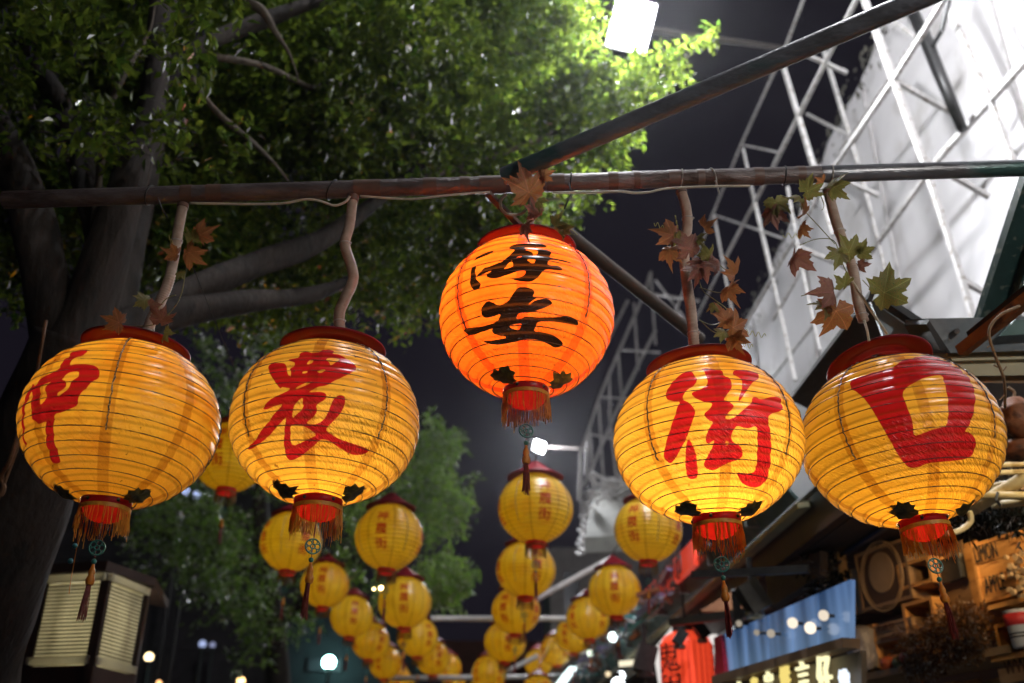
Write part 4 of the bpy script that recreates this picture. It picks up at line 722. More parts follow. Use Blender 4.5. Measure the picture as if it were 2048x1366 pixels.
def maple_mesh(name, size, m, seed, curl=.25, half=MAPLE):
    g = random.Random(seed)
    pts = half+[(180-a, r) for a, r in reversed(half[1:-1])]
    n = len(pts); ph = g.uniform(0, 6); vs = [(0, 0, 0)]; vein = [1.0]
    tips = {-24, 38, 90, 142, 204, -204}
    for ringq in (.5, 1.0):
        for a, r in pts:
            a2 = math.radians(a); rr = r*ringq*(1+g.uniform(-.05, .05)*ringq)
            x, y = rr*math.cos(a2), rr*math.sin(a2)
            istip = any(abs(((a-t_)+180) % 360-180) < 1 for t_ in (-24, 38, 90, 142, 204))
            z = curl*(math.sin(2.2*a2+ph)*.35*rr-rr*rr*.45+.25*x*y)+(-.06 if istip else .055)*(1 if ringq < 1 else .7)+g.uniform(-.04, .04)*ringq
            vs.append((x*size, y*size, z*size)); vein.append(1.0 if istip else 0.0)
    fs = []
    for k in range(n):
        k1 = (k+1) % n; fs.append((0, 1+k, 1+k1)); fs.append((1+k, 1+n+k, 1+n+k1, 1+k1))
    me = bpy.data.meshes.new(name); me.from_pydata(vs, [], fs); me.materials.append(m)
    a_ = me.attributes.new('vein', 'FLOAT', 'POINT'); a_.data.foreach_set('value', np.array(vein, np.float32))
    me.polygons.foreach_set('use_smooth', [True]*len(me.polygons)); me.update(); return me
def maple_mat(name, c1, c2, c3, tr=.4):
    m, nt, out = mat(name); L = nt.links.new
    tc = N(nt, 'ShaderNodeTexCoord'); oi = N(nt, 'ShaderNodeObjectInfo')
    ad = N(nt, 'ShaderNodeVectorMath', operation='ADD'); L(tc.outputs['Object'], ad.inputs[0]); L(oi.outputs['Random'], ad.inputs[1])
    nz = N(nt, 'ShaderNodeTexNoise', i_Scale=34, i_Detail=6, i_Distortion=.9); L(ad.outputs[0], nz.inputs['Vector'])
    cr = N(nt, 'ShaderNodeValToRGB'); cr.color_ramp.elements[0].position = .36; cr.color_ramp.elements[1].position = .66
    cr.color_ramp.elements[0].color = c4(c1); cr.color_ramp.elements[1].color = c4(c3); e = cr.color_ramp.elements.new(.5); e.color = c4(c2)
    L(nz.outputs[0], cr.inputs[0])
    va = N(nt, 'ShaderNodeAttribute', attribute_name='vein'); vr = N(nt, 'ShaderNodeMapRange', clamp=True); vr.inputs['From Min'].default_value = .86; vr.inputs['From Max'].default_value = .97
    L(va.outputs['Fac'], vr.inputs['Value'])
    mx = N(nt, 'ShaderNodeMix', data_type='RGBA'); L(vr.outputs[0], mx.inputs['Factor']); L(cr.outputs[0], mx.inputs['A']); mx.inputs['B'].default_value = c4(tuple(min(1, x*1.6+.03) for x in c2))
    col = mx.outputs['Result']
    d = N(nt, 'ShaderNodeBsdfPrincipled', i_Roughness=.45); L(col, d.inputs['Base Color'])
    fb = N(nt, 'ShaderNodeTexNoise', i_Scale=300, i_Detail=2); L(tc.outputs['Object'], fb.inputs['Vector'])
    b = N(nt, 'ShaderNodeBump', i_Strength=.3, i_Distance=.002); L(fb.outputs[0], b.inputs['Height']); L(b.outputs[0], d.inputs['Normal'])
    t = N(nt, 'ShaderNodeBsdfTranslucent'); L(col, t.inputs[0])
    ms = N(nt, 'ShaderNodeMixShader', i_0=tr); L(d.outputs[0], ms.inputs[1]); L(t.outputs[0], ms.inputs[2]); L(ms.outputs[0], out.inputs[0]); return m
M_rust = maple_mat('rust_leaf', (.14, .03, .02), (.30, .10, .03), (.16, .13, .03))
M_green = maple_mat('olive_leaf', (.05, .08, .02), (.17, .17, .04), (.20, .07, .03))
M_purple = maple_mat('wine_leaf', (.10, .02, .025), (.20, .06, .05), (.24, .19, .07))
LEAF = {'r': [maple_mesh('leaf_rust', 1, M_rust, s, c) for s, c in ((1, .6), (4, .9))], 'g': [maple_mesh('leaf_olive', 1, M_green, s, c) for s, c in ((2, .5), (5, .8))], 'p': [maple_mesh('leaf_wine', 1, M_purple, s, c) for s, c in ((3, .8), (6, 1.1))]}
gold = maple_mesh('gold_leaf', .040, M_goldleaf, 9, .45, FOIL)

def bulb(parent, z, power, col=(1.0, .70, .38), r=.03):
    l = bpy.data.lights.new('bulb', 'POINT'); l.energy = power; l.color = col; l.shadow_soft_size = r
    o = bpy.data.objects.new('bulb', l); COL.objects.link(o); o.parent = parent; o.location = (0, 0, z); return o

def big_lantern(key, loc, a, asp, ink, M_shell, label, seam_off, cord_par, tilt=(0, 0), power=3.0, bz=-.35, cap_tilt=(0, 0), sway=(0, 0), lens=1.0, turns=16, captop=.045):
    WSEED[0] = float(loc[0]*7)
    t = thing('paper_lantern', label, 'lantern', loc, 'large glowing lanterns hung from the front pipe')
    t.rotation_euler = (tilt[0], tilt[1], 0)
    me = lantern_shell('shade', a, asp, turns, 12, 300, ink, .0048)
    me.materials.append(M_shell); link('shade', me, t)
    # helical wire
    pts = []; K = turns*40
    for k in range(K+1):
        q = k/K; la = 71-146*q; az = 180+360*turns*q
        pts.append(shell_pt(a, asp, la, az, .0030))
    link('wire_coil', MB().tube(pts, .00135, 4).mesh('wire_coil', M_wire, True), t)
    for k in range(8):
        if (k % 2) != cord_par: continue
        az = seam_off+45*k; g = random.Random(k+int(a*1e4)); end = g.uniform(-35, -18)
        pts = []; q = 66.0
        while q > end:
            pts.append(shell_pt(a, asp, q, az+g.uniform(-.35, .35), .0035+.0012*math.sin(q*.9))); q -= 1.6
        link('seam_cord', MB().tube(pts, [.0017+g.uniform(-.0006, .0008) for _ in pts], 5).mesh('seam_cord', M_cord), t)
    # cap
    H = a*asp; rc = .142
    prof = [(.076, -.004), (.080, -.004), (.082, .008), (.105, .004), (rc-.004, -.001), (rc, .001), (rc+.001, .005), (rc-.004, .008), (.09, .022), (.04, captop-.006), (.012, captop), (.011, captop-.005), (.04, captop-.012), (.076, .022), (.076, -.004)]
    c = link('cap', MB().lathe(prof, 64).mesh('cap', M_cap, True), t); c.location = (0, 0, H*.975); c.rotation_euler = (cap_tilt[0], cap_tilt[1], 0)
    hz = H*.975
    b = MB()
    for k in range(4):
        an = k*math.pi/2+.4; b.bar((.07*math.cos(an), .07*math.sin(an), -.01), (0, 0, captop-.01), .003)
    h = link('hanger_wire', b.mesh('hanger_wire', M_dark), c)
    # neck, collar, glowing base
    zb = -H*math.sin(math.radians(74)); rr = .060
    link('bottom_collar', MB().lathe([(rr-.004, zb+.004), (rr, zb+.004), (rr+.001, zb), (rr, zb-.026), (rr-.0035, zb-.027), (rr-.004, zb+.004)], 48).mesh('bottom_collar', M_ring, True), t)
    link('bottom_disc', MB().lathe([(.0004, zb-.054), (.02, zb-.052), (.040, zb-.044), (.051, zb-.032), (.0555, zb-.016), (.052, zb-.016), (.04, zb-.036), (.0004, zb-.047)], 40).mesh('bottom_disc', M_disc, True), t)
    b = MB()
    for k in range(5):
        an = .5+k*2*math.pi/5; b.ball((rr*math.cos(an), rr*math.sin(an), zb-.008), .005, 8, 6)
    link('rivet', b.mesh('rivet', M_dark, True), t)
    f = link('fringe', fringe_mesh(rr+.001, .072*lens, 200, int(loc[0]*100)), t); f.location = (0, 0, zb-.024); tag(f, kind='stuff')
    for k, an in enumerate((-.9, .9, 3.1)):
        lf = link('gold_leaf', gold, t)
        az = math.degrees(an)*1.0+rnd.uniform(-12, 12); p = shell_pt(a, asp, -66, az, .010); lf.location = p
        out = Vector(nrm(p)); q = out.to_track_quat('Z', 'Y'); lf.rotation_euler = (q.to_matrix().to_4x4() @ Matrix.Rotation(rnd.uniform(0, 6), 4, 'Z')).to_euler()
    tassel_parts(t, zb-.030, 1.0*lens, sway, seed=int(a*1e5))
    bulb(t, bz*H, power)
    return t
def glyph(k): return lambda az, la: ink_field(az, la, GLYPH[k])
YEL = (.82, .52, .10); YT = (.93, .58, .075); RED = (.40, .012, .018); RT = (.46, .012, .018)
M_yel = {}
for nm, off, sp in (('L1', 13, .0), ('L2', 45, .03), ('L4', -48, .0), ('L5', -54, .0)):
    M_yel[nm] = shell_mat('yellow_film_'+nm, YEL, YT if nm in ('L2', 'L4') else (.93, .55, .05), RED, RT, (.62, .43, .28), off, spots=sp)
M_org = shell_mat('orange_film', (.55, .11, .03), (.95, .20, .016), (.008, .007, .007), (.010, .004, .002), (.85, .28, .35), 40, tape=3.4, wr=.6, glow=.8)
LP = {'L1': ((-.961, 2.45, 2.550), .2453), 'L2': ((-.431, 2.45, 2.560), .2438), 'L3': ((.095, 2.45, 2.885), .2399), 'L4': ((.572, 2.45, 2.530), .2441), 'L5': ((1.086, 2.45, 2.539), .2538)}
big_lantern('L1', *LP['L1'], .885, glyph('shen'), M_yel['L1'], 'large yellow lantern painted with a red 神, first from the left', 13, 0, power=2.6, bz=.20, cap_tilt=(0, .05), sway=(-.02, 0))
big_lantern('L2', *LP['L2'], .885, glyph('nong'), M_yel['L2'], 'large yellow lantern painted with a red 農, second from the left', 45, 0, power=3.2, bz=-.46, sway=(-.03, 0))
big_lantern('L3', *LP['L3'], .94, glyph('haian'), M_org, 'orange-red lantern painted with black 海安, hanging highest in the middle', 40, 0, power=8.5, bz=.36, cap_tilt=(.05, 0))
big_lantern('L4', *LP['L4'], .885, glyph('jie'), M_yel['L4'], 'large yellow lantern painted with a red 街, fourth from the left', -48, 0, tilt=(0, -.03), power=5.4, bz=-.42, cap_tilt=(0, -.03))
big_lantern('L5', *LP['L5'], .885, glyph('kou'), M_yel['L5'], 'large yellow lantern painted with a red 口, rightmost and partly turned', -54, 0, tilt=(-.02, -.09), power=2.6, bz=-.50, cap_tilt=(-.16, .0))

# small lanterns: one prototype, copied with every part
def small_ink():
    me = text_mesh('神', .15); sets = []
    for ch in '神農街':
        me = text_mesh(ch, .085); me.calc_loop_triangles()
        n = len(me.vertices); co = np.empty(n*3, np.float32); me.vertices.foreach_get('co', co); co = co.reshape(-1, 3)[:, :2]
        tr = np.array([lt_.vertices[:] for lt_ in me.loop_triangles]); sets.append(co[tr])
    return sets
GT = small_ink()
def small_field(a):
    def f(az, la):
        out = np.full(az.shape, -9.0); 
        for col in (0, 90, 180, -90):
            dx = ((az-col+180) % 360)-180; x = np.radians(dx)*a*np.cos(np.radians(la)); z = np.radians(la)*a*.95
            for ci, tri in enumerate(GT):
                zc = (1-ci)*.093; s = (np.abs(x) < .05) & (np.abs(z-zc) < .05)
                if not s.any(): continue
                X = x[s]; Z = z[s]-zc; acc = np.zeros(X.shape)
                offs = [(-.0009, -.0009), (.0009, -.0009), (-.0009, .0009), (.0009, .0009)]
                for ox, oz in offs:
                    ins = np.zeros(X.shape, bool); PX = X+ox; PZ = Z+oz
                    for T in tri:
                        (x0, y0), (x1, y1), (x2, y2) = T
                        if max(x0, x1, x2) < PX.min() or min(x0, x1, x2) > PX.max(): continue
                        d0 = (x1-x0)*(PZ-y0)-(y1-y0)*(PX-x0); d1 = (x2-x1)*(PZ-y1)-(y2-y1)*(PX-x1); d2 = (x0-x2)*(PZ-y2)-(y0-y2)*(PX-x2)
                        ins |= ((d0 >= 0) & (d1 >= 0) & (d2 >= 0)) | ((d0 <= 0) & (d1 <= 0) & (d2 <= 0))
                    acc += ins
                out[s] = np.maximum(out[s], (acc/4-.30)*1.2)
        return out
    return f
SA = .235; WSEED[0] = 1.7
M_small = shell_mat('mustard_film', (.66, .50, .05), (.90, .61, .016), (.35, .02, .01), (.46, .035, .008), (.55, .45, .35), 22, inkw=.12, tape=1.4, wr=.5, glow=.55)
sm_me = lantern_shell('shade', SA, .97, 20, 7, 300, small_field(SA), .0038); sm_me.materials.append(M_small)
proto = thing('row_lantern', 'x', 'lantern', (0, 0, 0), 'small yellow lanterns in the rows down the street')
link('shade', sm_me, proto)
pts = [shell_pt(SA, .97, 71-146*k/800, 180+360*20*k/800, -.001) for k in range(801)]
link('wire_coil', MB().tube(pts, .0024, 3).mesh('wire_coil', M_wire), proto)
for k in range(4):
    link('seam_cord', MB().tube([shell_pt(SA, .97, 60-5*i, 45+90*k, .003) for i in range(20)], .0022, 4).mesh('seam_cord', M_cord), proto)
H = SA*.97; rc = .178
c = link('cap', MB().lathe([(.07, -.02), (.075, -.02), (.080, .004), (.12, -.002), (rc-.004, -.022), (rc, -.020), (rc, -.014), (.13, .012), (.08, .045), (.03, .088), (.010, .098), (.004, .099)], 40).mesh('cap', M_cap, True), proto); c.location = (0, 0, H*.97)
zb = -H*math.sin(math.radians(74)); rr = .062
link('bottom_collar', MB().lathe([(rr-.004, zb+.004), (rr, zb+.004), (rr+.001, zb), (rr, zb-.03), (rr-.0035, zb-.031), (.0005, zb-.036)], 28).mesh('bottom_collar', M_ring, True), proto)
M_fr2 = noise_mat('row_fringe', (.20, .10, .012), (.30, .16, .02), 60, .6, trans=.35)
f = link('fringe', fringe_mesh(rr+.001, .085, 90, 5, .0016), proto); f.data.materials[0] = M_fr2; f.location = (0, 0, zb-.028); tag(f, kind='stuff')
tassel_parts(proto, zb-.036, 1.25, (0, 0), 4, False)
bl = bulb(proto, -.02, 1.5, (1.0, .77, .30), .05)
ROWS = {
 'far left': [(-1.66, 6.10, 3.75, -8), (-1.47, 7.37, 3.54, 38), (-1.56, 9.67, 3.73, 0), (-1.50, 11.32, 3.75, 14), (-1.47, 13.1, 3.78, 40), (-1.45, 15.0, 3.8, -20), (-1.45, 17.0, 3.85, 10), (-1.45, 19.2, 3.9, 60)],
 'inner left': [(-.67, 6.64, 3.39, -8), (-.72, 8.87, 3.41, 2), (-.78, 11.7, 3.60, 40), (-.74, 14.4, 3.78, 25), (-.62, 17.2, 4.05, -12), (-.60, 20.5, 4.2, 30), (-1.6, 18.0, 3.15, 25), (-1.55, 20.5, 3.05, 60), (-.78, 20.5, 3.55, 10), (-1.9, 23.5, 3.0, -25), (-.8, 24, 3.4, 33)],
 'middle': [(.30, 6.19, 3.47, 12), (.30, 7.76, 3.45, 20), (.28, 9.73, 3.52, -33), (.21, 11.40, 3.51, 8), (.05, 14.6, 3.62, 40), (-.06, 17.0, 3.66, -28), (-.1, 19.6, 3.7, 10)],
 'right': [(1.11, 6.75, 3.50, -36), (1.14, 8.93, 3.55, -8), (1.10, 11.0, 3.70, 38), (1.12, 13.1, 3.88, -35), (1.02, 15.0, 4.0, 33), (.86, 16.9, 4.1, 5), (.72, 14.2, 3.32, 20)],
}
ordn = ['first', 'second', 'third', 'fourth', 'fifth', 'sixth', 'seventh', 'eighth', 'ninth', 'tenth', 'eleventh', 'twelfth']
M_rope = noise_mat('steel_cable', (.03, .03, .03), (.06, .055, .05), 20, .6)
firstone = True
for row, items in ROWS.items():
    for k, (x, y, z, rz) in enumerate(items):
        o = proto if firstone else copy_tree(proto); firstone = False
        o.location = (x, y, z); o.rotation_euler = (rnd.uniform(-.05, .05), rnd.uniform(-.05, .05), math.radians(rz)); sc_ = rnd.uniform(.96, 1.03); o.scale = (sc_, sc_, sc_*rnd.uniform(.96, 1.02))
        near = {0: ', nearest and biggest of it', len(items)-1: ', farthest of it'}.get(k, '')
        o['label'] = f'{ordn[k]} small yellow lantern of the {row} row{near}'
    ch = [(p[0], p[1], p[2]+H+.125) for p in sorted(items, key=lambda p: p[1]) if abs(p[0]-items[0][0]) < .55 and p[2] > 3.2]
    t = thing('row_cable', f'thin dark cable holding the {row} row of small lanterns', 'cable', ch[0], 'cables of the lantern rows')
    pth = [(ch[0][0], ch[0][1]-.15, ch[0][2])]+ch
    P = []
    for i in range(len(pth)-1):
        p = np.array(pth[i]); q = np.array(pth[i+1])
        for s in range(6):
            u = s/6; P.append(p+(q-p)*u-np.array([0, 0, .05*4*u*(1-u)]))
    P.append(np.array(pth[-1])); MB().tube(P, .004, 5).build('cable', M_rope, t)
    for p in ch: MB().tube([(p[0], p[1], p[2]), (p[0], p[1], p[2]-.03)], .005, 5).build('hook', M_rope, t)

# ------------------------------------------------------------------ front pipe, slanting pipe and what is tied to them
YP = 2.45
pa, pm, pb = ony(8, 400, YP), ony(1024, 371, YP), ony(2110, 334, YP)
pr = .0262
fp = thing('front_pipe', 'long rusty steel pipe from which the large lanterns hang', 'pipe', pm)
def along(px):
    """point on the axis of the front pipe above photo column px"""
    t = (px-8)/(2110-8); 
    lo, hi = -.05, 1.05
    for _ in range(30):
        m_ = (lo+hi)/2; p = pa+(pb-pa)*m_; v = p-CAM; x = CX+F*np.dot(v, RGT)/np.dot(v, FWD)
        if x < px: lo = m_
        else: hi = m_
    return pa+(pb-pa)*lo
dpx = nrm(pb-pa)
b = MB(); n = 24
for (r0, r1) in ((pr, pr),): 
    pj = along(1640); b.tube([pa+(pj-pa)*i/8 for i in range(9)], pr, n, False)
    b.tube([pa, pa+dpx*.12], pr*.86, n, False)
o = b.build('pipe', M_pipe, fp, True)
MB().tube([pj+dpx*.0015+(pb-pj)*i/4 for i in range(5)], pr*.992, n, False).build('bare_section', M_pipe2, fp, True)
R_ = np.column_stack([dpx, nrm(np.cross((0, 0, 1.), dpx)), np.cross(dpx, nrm(np.cross((0, 0, 1.), dpx)))])
def ringon(px, w, rad, m, name, skew=0.0, parent=fp):
    c = along(px); P = []
    for k in range(25):
        a = 2*math.pi*k/24; P.append(c+R_ @ np.array([skew*math.sin(a), math.cos(a)*(pr+rad), math.sin(a)*(pr+rad)]))
    MB().tube(P, w, 6, False).build(name, m, parent, True)
for px, sk in ((300, .01), (664, .015), (1141, .004), (1362, .004), (1425, -.006), (1568, .004), (1661, .004)):
    ringon(px, .0022, .002, M_dark if px in (300, 664, 1141, 1568) else M_tie, 'zip_tie', sk)
def wrap(px, wpx):
    c = along(px); h = wpx/F*2.62/2
    MB().tube([c-dpx*h, c-dpx*h*.3, c+dpx*h], pr+.0014, 24, False, lambda i, k: 1+.012*math.sin(k*1.7+i)).build('tape_wrap', M_tape, fp, True)
for px, w in ((375, 26), (430, 34), (735, 60), (860, 30), (930, 22), (985, 60), (1110, 40), (1225, 22), (1272, 14), (1350, 34), (1400, 16), (1515, 22), (1600, 18)): wrap(px, w)
MB().tube([along(1425)+np.array([0, -.028, -.03]), along(1425)+np.array([.002, -.028, -.035]), along(1426)+np.array([.006, -.03, -.078])], .0028, 6).build('tie_tail', M_tie, fp, True)
MB().tube([along(1136)+np.array([0, -.025, -.02]), along(1138)+np.array([.004, -.03, -.06]), along(1134)+np.array([-.012, -.03, -.115])], .0028, 6).build('tie_tail', M_dark, fp, True)
MB().tube([along(325)+np.array([0, -.03, -.03]), along(338)+np.array([0, -.03, -.07]), along(352)+np.array([0, -.03, -.10])], .0018, 6).build('tie_tail', M_dark, fp, True)
# hollow slanting pipe
s0 = at(1008, 353, 2.62); s1 = at(1890, -24, 2.22)
sp = thing('slanting_pipe', 'hollow steel pipe slanting to the upper right above the front pipe', 'pipe', s0)
b = MB(); b.tube([s0+(s1-s0)*i/6 for i in range(7)], .0245, 24, False); b.tube([s0, s0+nrm(s1-s0)*.1], .021, 24, False)
ds = nrm(s1-s0)
b.build('pipe', M_pipe2, sp, True)
# power cord sagging below the pipe
cb = thing('power_cord', 'pale power cord sagging under the front pipe', 'cord', along(1000))
def cord(pts, r=.0032, name='cord_run'):
    P = [at(x, y, 2.60) for x, y in pts]
    MB().tube(smoothpath(P, 6), r, 8).build(name, M_cable, cb, True)
cord([(380, 406), (470, 408), (560, 407), (610, 399), (640, 402), (668, 411), (690, 404), (700, 392)])
cord([(1105, 385), (1180, 385), (1240, 383), (1270, 386), (1300, 384), (1335, 377), (1420, 373), (1500, 372)])
cord([(1012, 388), (1001, 402), (1004, 420), (1018, 429), (1040, 428), (1052, 420)], .004)
cord([(720, 392), (820, 398), (900, 390), (980, 384)], .0028)

def hose(pts, label, rad=.0148, smooth_top=.45):
    P = [ony(p[0], p[1], YP-.005) for p in pts]; t = thing('flexible_conduit', label, 'conduit', P[0], 'beige flexible hoses between pipe and lantern caps')
    S = smoothpath(P, 30); n = len(S)
    rad_ = [rad*(1+(.055*math.sin(i*2.1) if i/n > smooth_top else .012*math.sin(i*.3))) for i in range(n)]
    MB().tube(S, rad_, 16, True).build('hose', M_hose, t, True)
    MB().tube([S[0]+(S[0]-S[1])*2, S[0], S[4], S[7]], rad*1.14, 14).build('tape_collar', M_tape, t, True)
    for q in (.28, .93):
        i = int(n*q); MB().tube([S[i], S[i+1]], rad*1.16, 14).build('clip', M_tie, t, True)
        MB().ball(S[i]+np.array([rad*1.1, -.004, 0]), .0035, 8, 6).build('clip_knob', M_tie, t)
    return t
hose([(366, 410), (358, 450), (350, 500), (338, 560), (320, 605), (303, 640), (293, 672)], 'beige hose above the first large lantern, curving to the left')
hose([(706, 394), (699, 450), (690, 488), (702, 530), (706, 560), (690, 598), (679, 625), (679, 655)], 'wavy beige hose above the second large lantern')
hose([(1362, 382), (1372, 415), (1375, 450), (1368, 500), (1373, 560), (1382, 620), (1388, 690)], 'beige hose above the fourth lantern with leaves clinging')
hose([(1656, 380), (1668, 430), (1684, 478), (1703, 530), (1711, 570), (1716, 605), (1727, 642)], 'beige hose above the rightmost lantern, leaning')
cord([(1728, 640), (1734, 660), (1738, 682)], .0035, 'lead')
cord([(1700, 555), (1722, 590), (1748, 630), (1775, 668)], .0035, 'lead')
t = thing('hanging_loop', 'dark hook carrying the orange-red lantern below the pipe junction', 'hook', along(1062))
MB().tube(smoothpath([along(1062), ony(1064, 420, YP), ony(1060, 450, YP), ony(1060, 474, YP)], 5), .012, 10).build('hose', M_hose, t, True)
MB().bar(at(975, 386, 2.75), at(1050, 462, 2.75), .02, .01).build('brown_strap', M_tape, t)

# maple-leaf garlands
def garland(label, leaves, stems, curls, loc_px):
    t = thing('leaf_garland', label, 'garland', ony(loc_px[0], loc_px[1], YP-.05), 'artificial maple garlands on the hoses')
    g = random.Random(int(loc_px[0])); off = np.array(t.location)
    for (x, y, s, kind, ang, *til) in leaves:
        dep = 2.56+g.uniform(-.03, .02)
        o = link('leaf', LEAF[kind][g.randrange(2)], t); tx = til[0] if til else g.uniform(-35, 35); ty = til[1] if len(til) > 1 else g.uniform(-30, 30); tx += g.uniform(-18, 18); ty += g.uniform(-22, 22)
        # leaf plane faces back along the sight line, then tilts
        base = Matrix(((RGT[0], UPV[0], -FWD[0]), (RGT[1], UPV[1], -FWD[1]), (RGT[2], UPV[2], -FWD[2]))).to_4x4()
        rot = base @ Matrix.Rotation(math.radians(ang-90), 4, 'Z') @ Matrix.Rotation(math.radians(tx), 4, 'X') @ Matrix.Rotation(math.radians(ty), 4, 'Y')
        sz = s/F*dep*.82
        rot = rot @ Matrix.Scale(sz, 4)
        pos = at(x, y, dep)-off
        o.matrix_local = Matrix.Translation(Vector(pos)) @ rot
    for pts in stems:
        MB().tube(smoothpath([at(p[0], p[1], 2.585+.02*math.sin(p[0])) for p in pts], 6), .0013, 5).build('stem', M_stem, t, True)
    for (x0, y0, x1, y1, turns) in curls:
        P = []
        for i in range(turns*10+1):
            q = i/(turns*10); a = q*turns*2*math.pi
            P.append(at(x0+(x1-x0)*q, y0+(y1-y0)*q+5*math.sin(a), 2.58+.006*math.cos(a)))
        MB().tube(P, .0009, 5).build('tendril', M_tend, t, True)
    return t
M_stem = noise_mat('green_stem', (.10, .10, .02), (.22, .19, .04), 40, .5)
M_tend = noise_mat('yellow_tendril', (.30, .28, .04), (.42, .38, .06), 40, .5)
garland('rust and wine maple leaves beside the first hose and on its cap',
        [(385, 478, 30, 'g', 120, 30, -35), (400, 470, 34, 'r', 25, 20, 20), (378, 505, 40, 'r', -50, 10, 40), (352, 508, 26, 'r', 170, 50, 0), (290, 600, 26, 'g', 150, 30, 40), (300, 612, 24, 'p', -60, 10, 50), (238, 645, 34, 'r', 150, 55, 10),
         (322, 640, 34, 'p', 60, 35, 15), (330, 665, 26, 'g', -70, 30, 20), (362, 545, 16, 'g', 240, 40, 20)],
        [[(388, 480), (372, 540), (362, 590), (340, 625), (305, 650), (240, 652)], [(352, 590), (330, 600), (300, 640)]], [(338, 470, 352, 510, 2)], (350, 560))
garland('dark rust maple leaves hiding the junction above the orange-red lantern',
        [(1058, 385, 62, 'r', 95, 10, 12), (1085, 350, 26, 'r', 20, 30, 0), (1070, 428, 34, 'p', 80, 30, 60), (1052, 450, 32, 'p', 250, 20, 50), (1112, 452, 36, 'g', -10, 55, 20), (1128, 462, 26, 'g', -40, 60, 0), (1078, 405, 22, 'g', -60, 30, 30)],
        [[(1062, 400), (1070, 440), (1100, 455), (1150, 470)]], [(1108, 448, 1155, 470, 1)], (1065, 420))
garland('mixed maple leaves with curly tendrils around the fourth hose',
        [(1345, 470, 38, 'r', 160, 20, 20), (1340, 500, 36, 'r', 250, 20, 45), (1352, 480, 24, 'g', 120, 20, 20), (1378, 498, 48, 'p', 100, 20, 35), (1405, 525, 42, 'p', -70, 20, 20), (1392, 540, 34, 'p', 230, 30, 10), (1415, 512, 28, 'g', 60, 30, 30),
         (1432, 532, 34, 'p', 130, 20, 60), (1468, 552, 46, 'r', 95, 20, 45), (1458, 575, 36, 'r', -95, 20, 50), (1408, 455, 28, 'r', 25, 65, 10), (1398, 478, 20, 'g', -30, 60, 10), (1428, 612, 20, 'g', -120, 20, 20), (1466, 655, 44, 'r', 25, 10, 15), (1452, 640, 34, 'r', 100, 20, 40), (1468, 675, 34, 'r', -80, 30, 20), (1445, 665, 22, 'g', 200, 30, 30)],
        [[(1395, 545), (1405, 580), (1430, 600), (1455, 620), (1460, 645)], [(1400, 640), (1430, 665), (1460, 660)], [(1400, 575), (1440, 585), (1462, 568)], [(1402, 480), (1440, 530), (1470, 552)], [(1398, 640), (1425, 650), (1450, 640)]],
        [(1484, 662, 1532, 672, 4), (1476, 685, 1506, 694, 3), (1308, 446, 1338, 462, 3), (1350, 430, 1356, 458, 3)], (1400, 540))
garland('olive and wine maple leaves along the rightmost hose',
        [(1550, 405, 38, 'g', -95, 25, 15), (1545, 425, 36, 'p', -80, 20, 30), (1606, 428, 34, 'r', 60, 10, 50), (1604, 455, 26, 'r', -80, 20, 60), (1592, 512, 42, 'p', -100, 10, 45), (1615, 382, 36, 'g', 20, 35, 20), (1600, 398, 28, 'g', 200, 45, 10), (1668, 374, 38, 'g', 15, 70, 0), (1645, 365, 20, 'r', 150, 50, 0),
         (1697, 505, 42, 'g', 60, 5, 40), (1680, 508, 36, 'g', 190, 20, 10), (1722, 505, 30, 'g', 20, 30, 0), (1718, 530, 20, 'p', -60, 10, 50), (1768, 585, 62, 'g', 25, 5, -5), (1665, 585, 48, 'p', 170, 25, 10), (1688, 570, 30, 'g', 80, 20, 10), (1672, 622, 60, 'r', -100, 8, 5), (1650, 612, 34, 'g', 190, 30, 20)],
        [[(1560, 390), (1600, 400), (1640, 380), (1672, 372)], [(1598, 410), (1640, 455), (1670, 488)], [(1600, 490), (1635, 478), (1668, 482), (1682, 520), (1700, 560)], [(1602, 592), (1650, 580), (1700, 570)], [(1725, 560), (1745, 580), (1770, 590)], [(1640, 388), (1648, 410), (1644, 420)]],
        [(1566, 470, 1610, 474, 3)], (1640, 480))
# little metal chain and thin wires of the neighbourhood
t = thing('bead_string', 'thin string with teal beads behind the first tassel', 'string', ony(155, 1050, 2.9))
MB().tube(smoothpath([ony(162, 1030, 2.85), ony(155, 1085, 2.85), ony(142, 1160, 2.85), ony(138, 1188, 2.85)], 5), .0012, 5).build('string', M_amber, t)
for (x, y) in ((168, 1034), (150, 1092), (141, 1122)): MB().ball(ony(x, y, 2.85), .008, 10, 8).build('bead', noise_mat('blue_bead', (.03, .22, .28), (.05, .30, .36), 40, .3), t, True)
t = thing('guy_wire', 'thin dark wire stretched diagonally past the second lantern', 'wire', at(400, 560, 3.2))
MB().tube([at(372, 500, 3.2), at(470, 740, 3.4)], .0016, 5).build('wire', M_rope, t)
t = thing('hanging_rope', 'rope loops hanging from the trunk at the far left', 'rope', at(25, 900, 3.9))
M_orope = noise_mat('brown_rope', (.14, .07, .03), (.20, .10, .05), 50, .7)
MB().tube(smoothpath([at(92, 640, 3.75), at(78, 720, 3.75), at(60, 820, 3.8), at(15, 950, 3.85), at(-5, 1000, 3.85)], 5), .006, 6).build('rope_strand', M_orope, t)
MB().tube(smoothpath([at(40, 860, 3.8), at(20, 920, 3.8), at(4, 950, 3.85), at(8, 975, 3.85), at(0, 990, 3.85), at(-14, 970, 3.85), at(-4, 950, 3.85)], 5), .009, 6).build('rope_loop', M_orope, t)

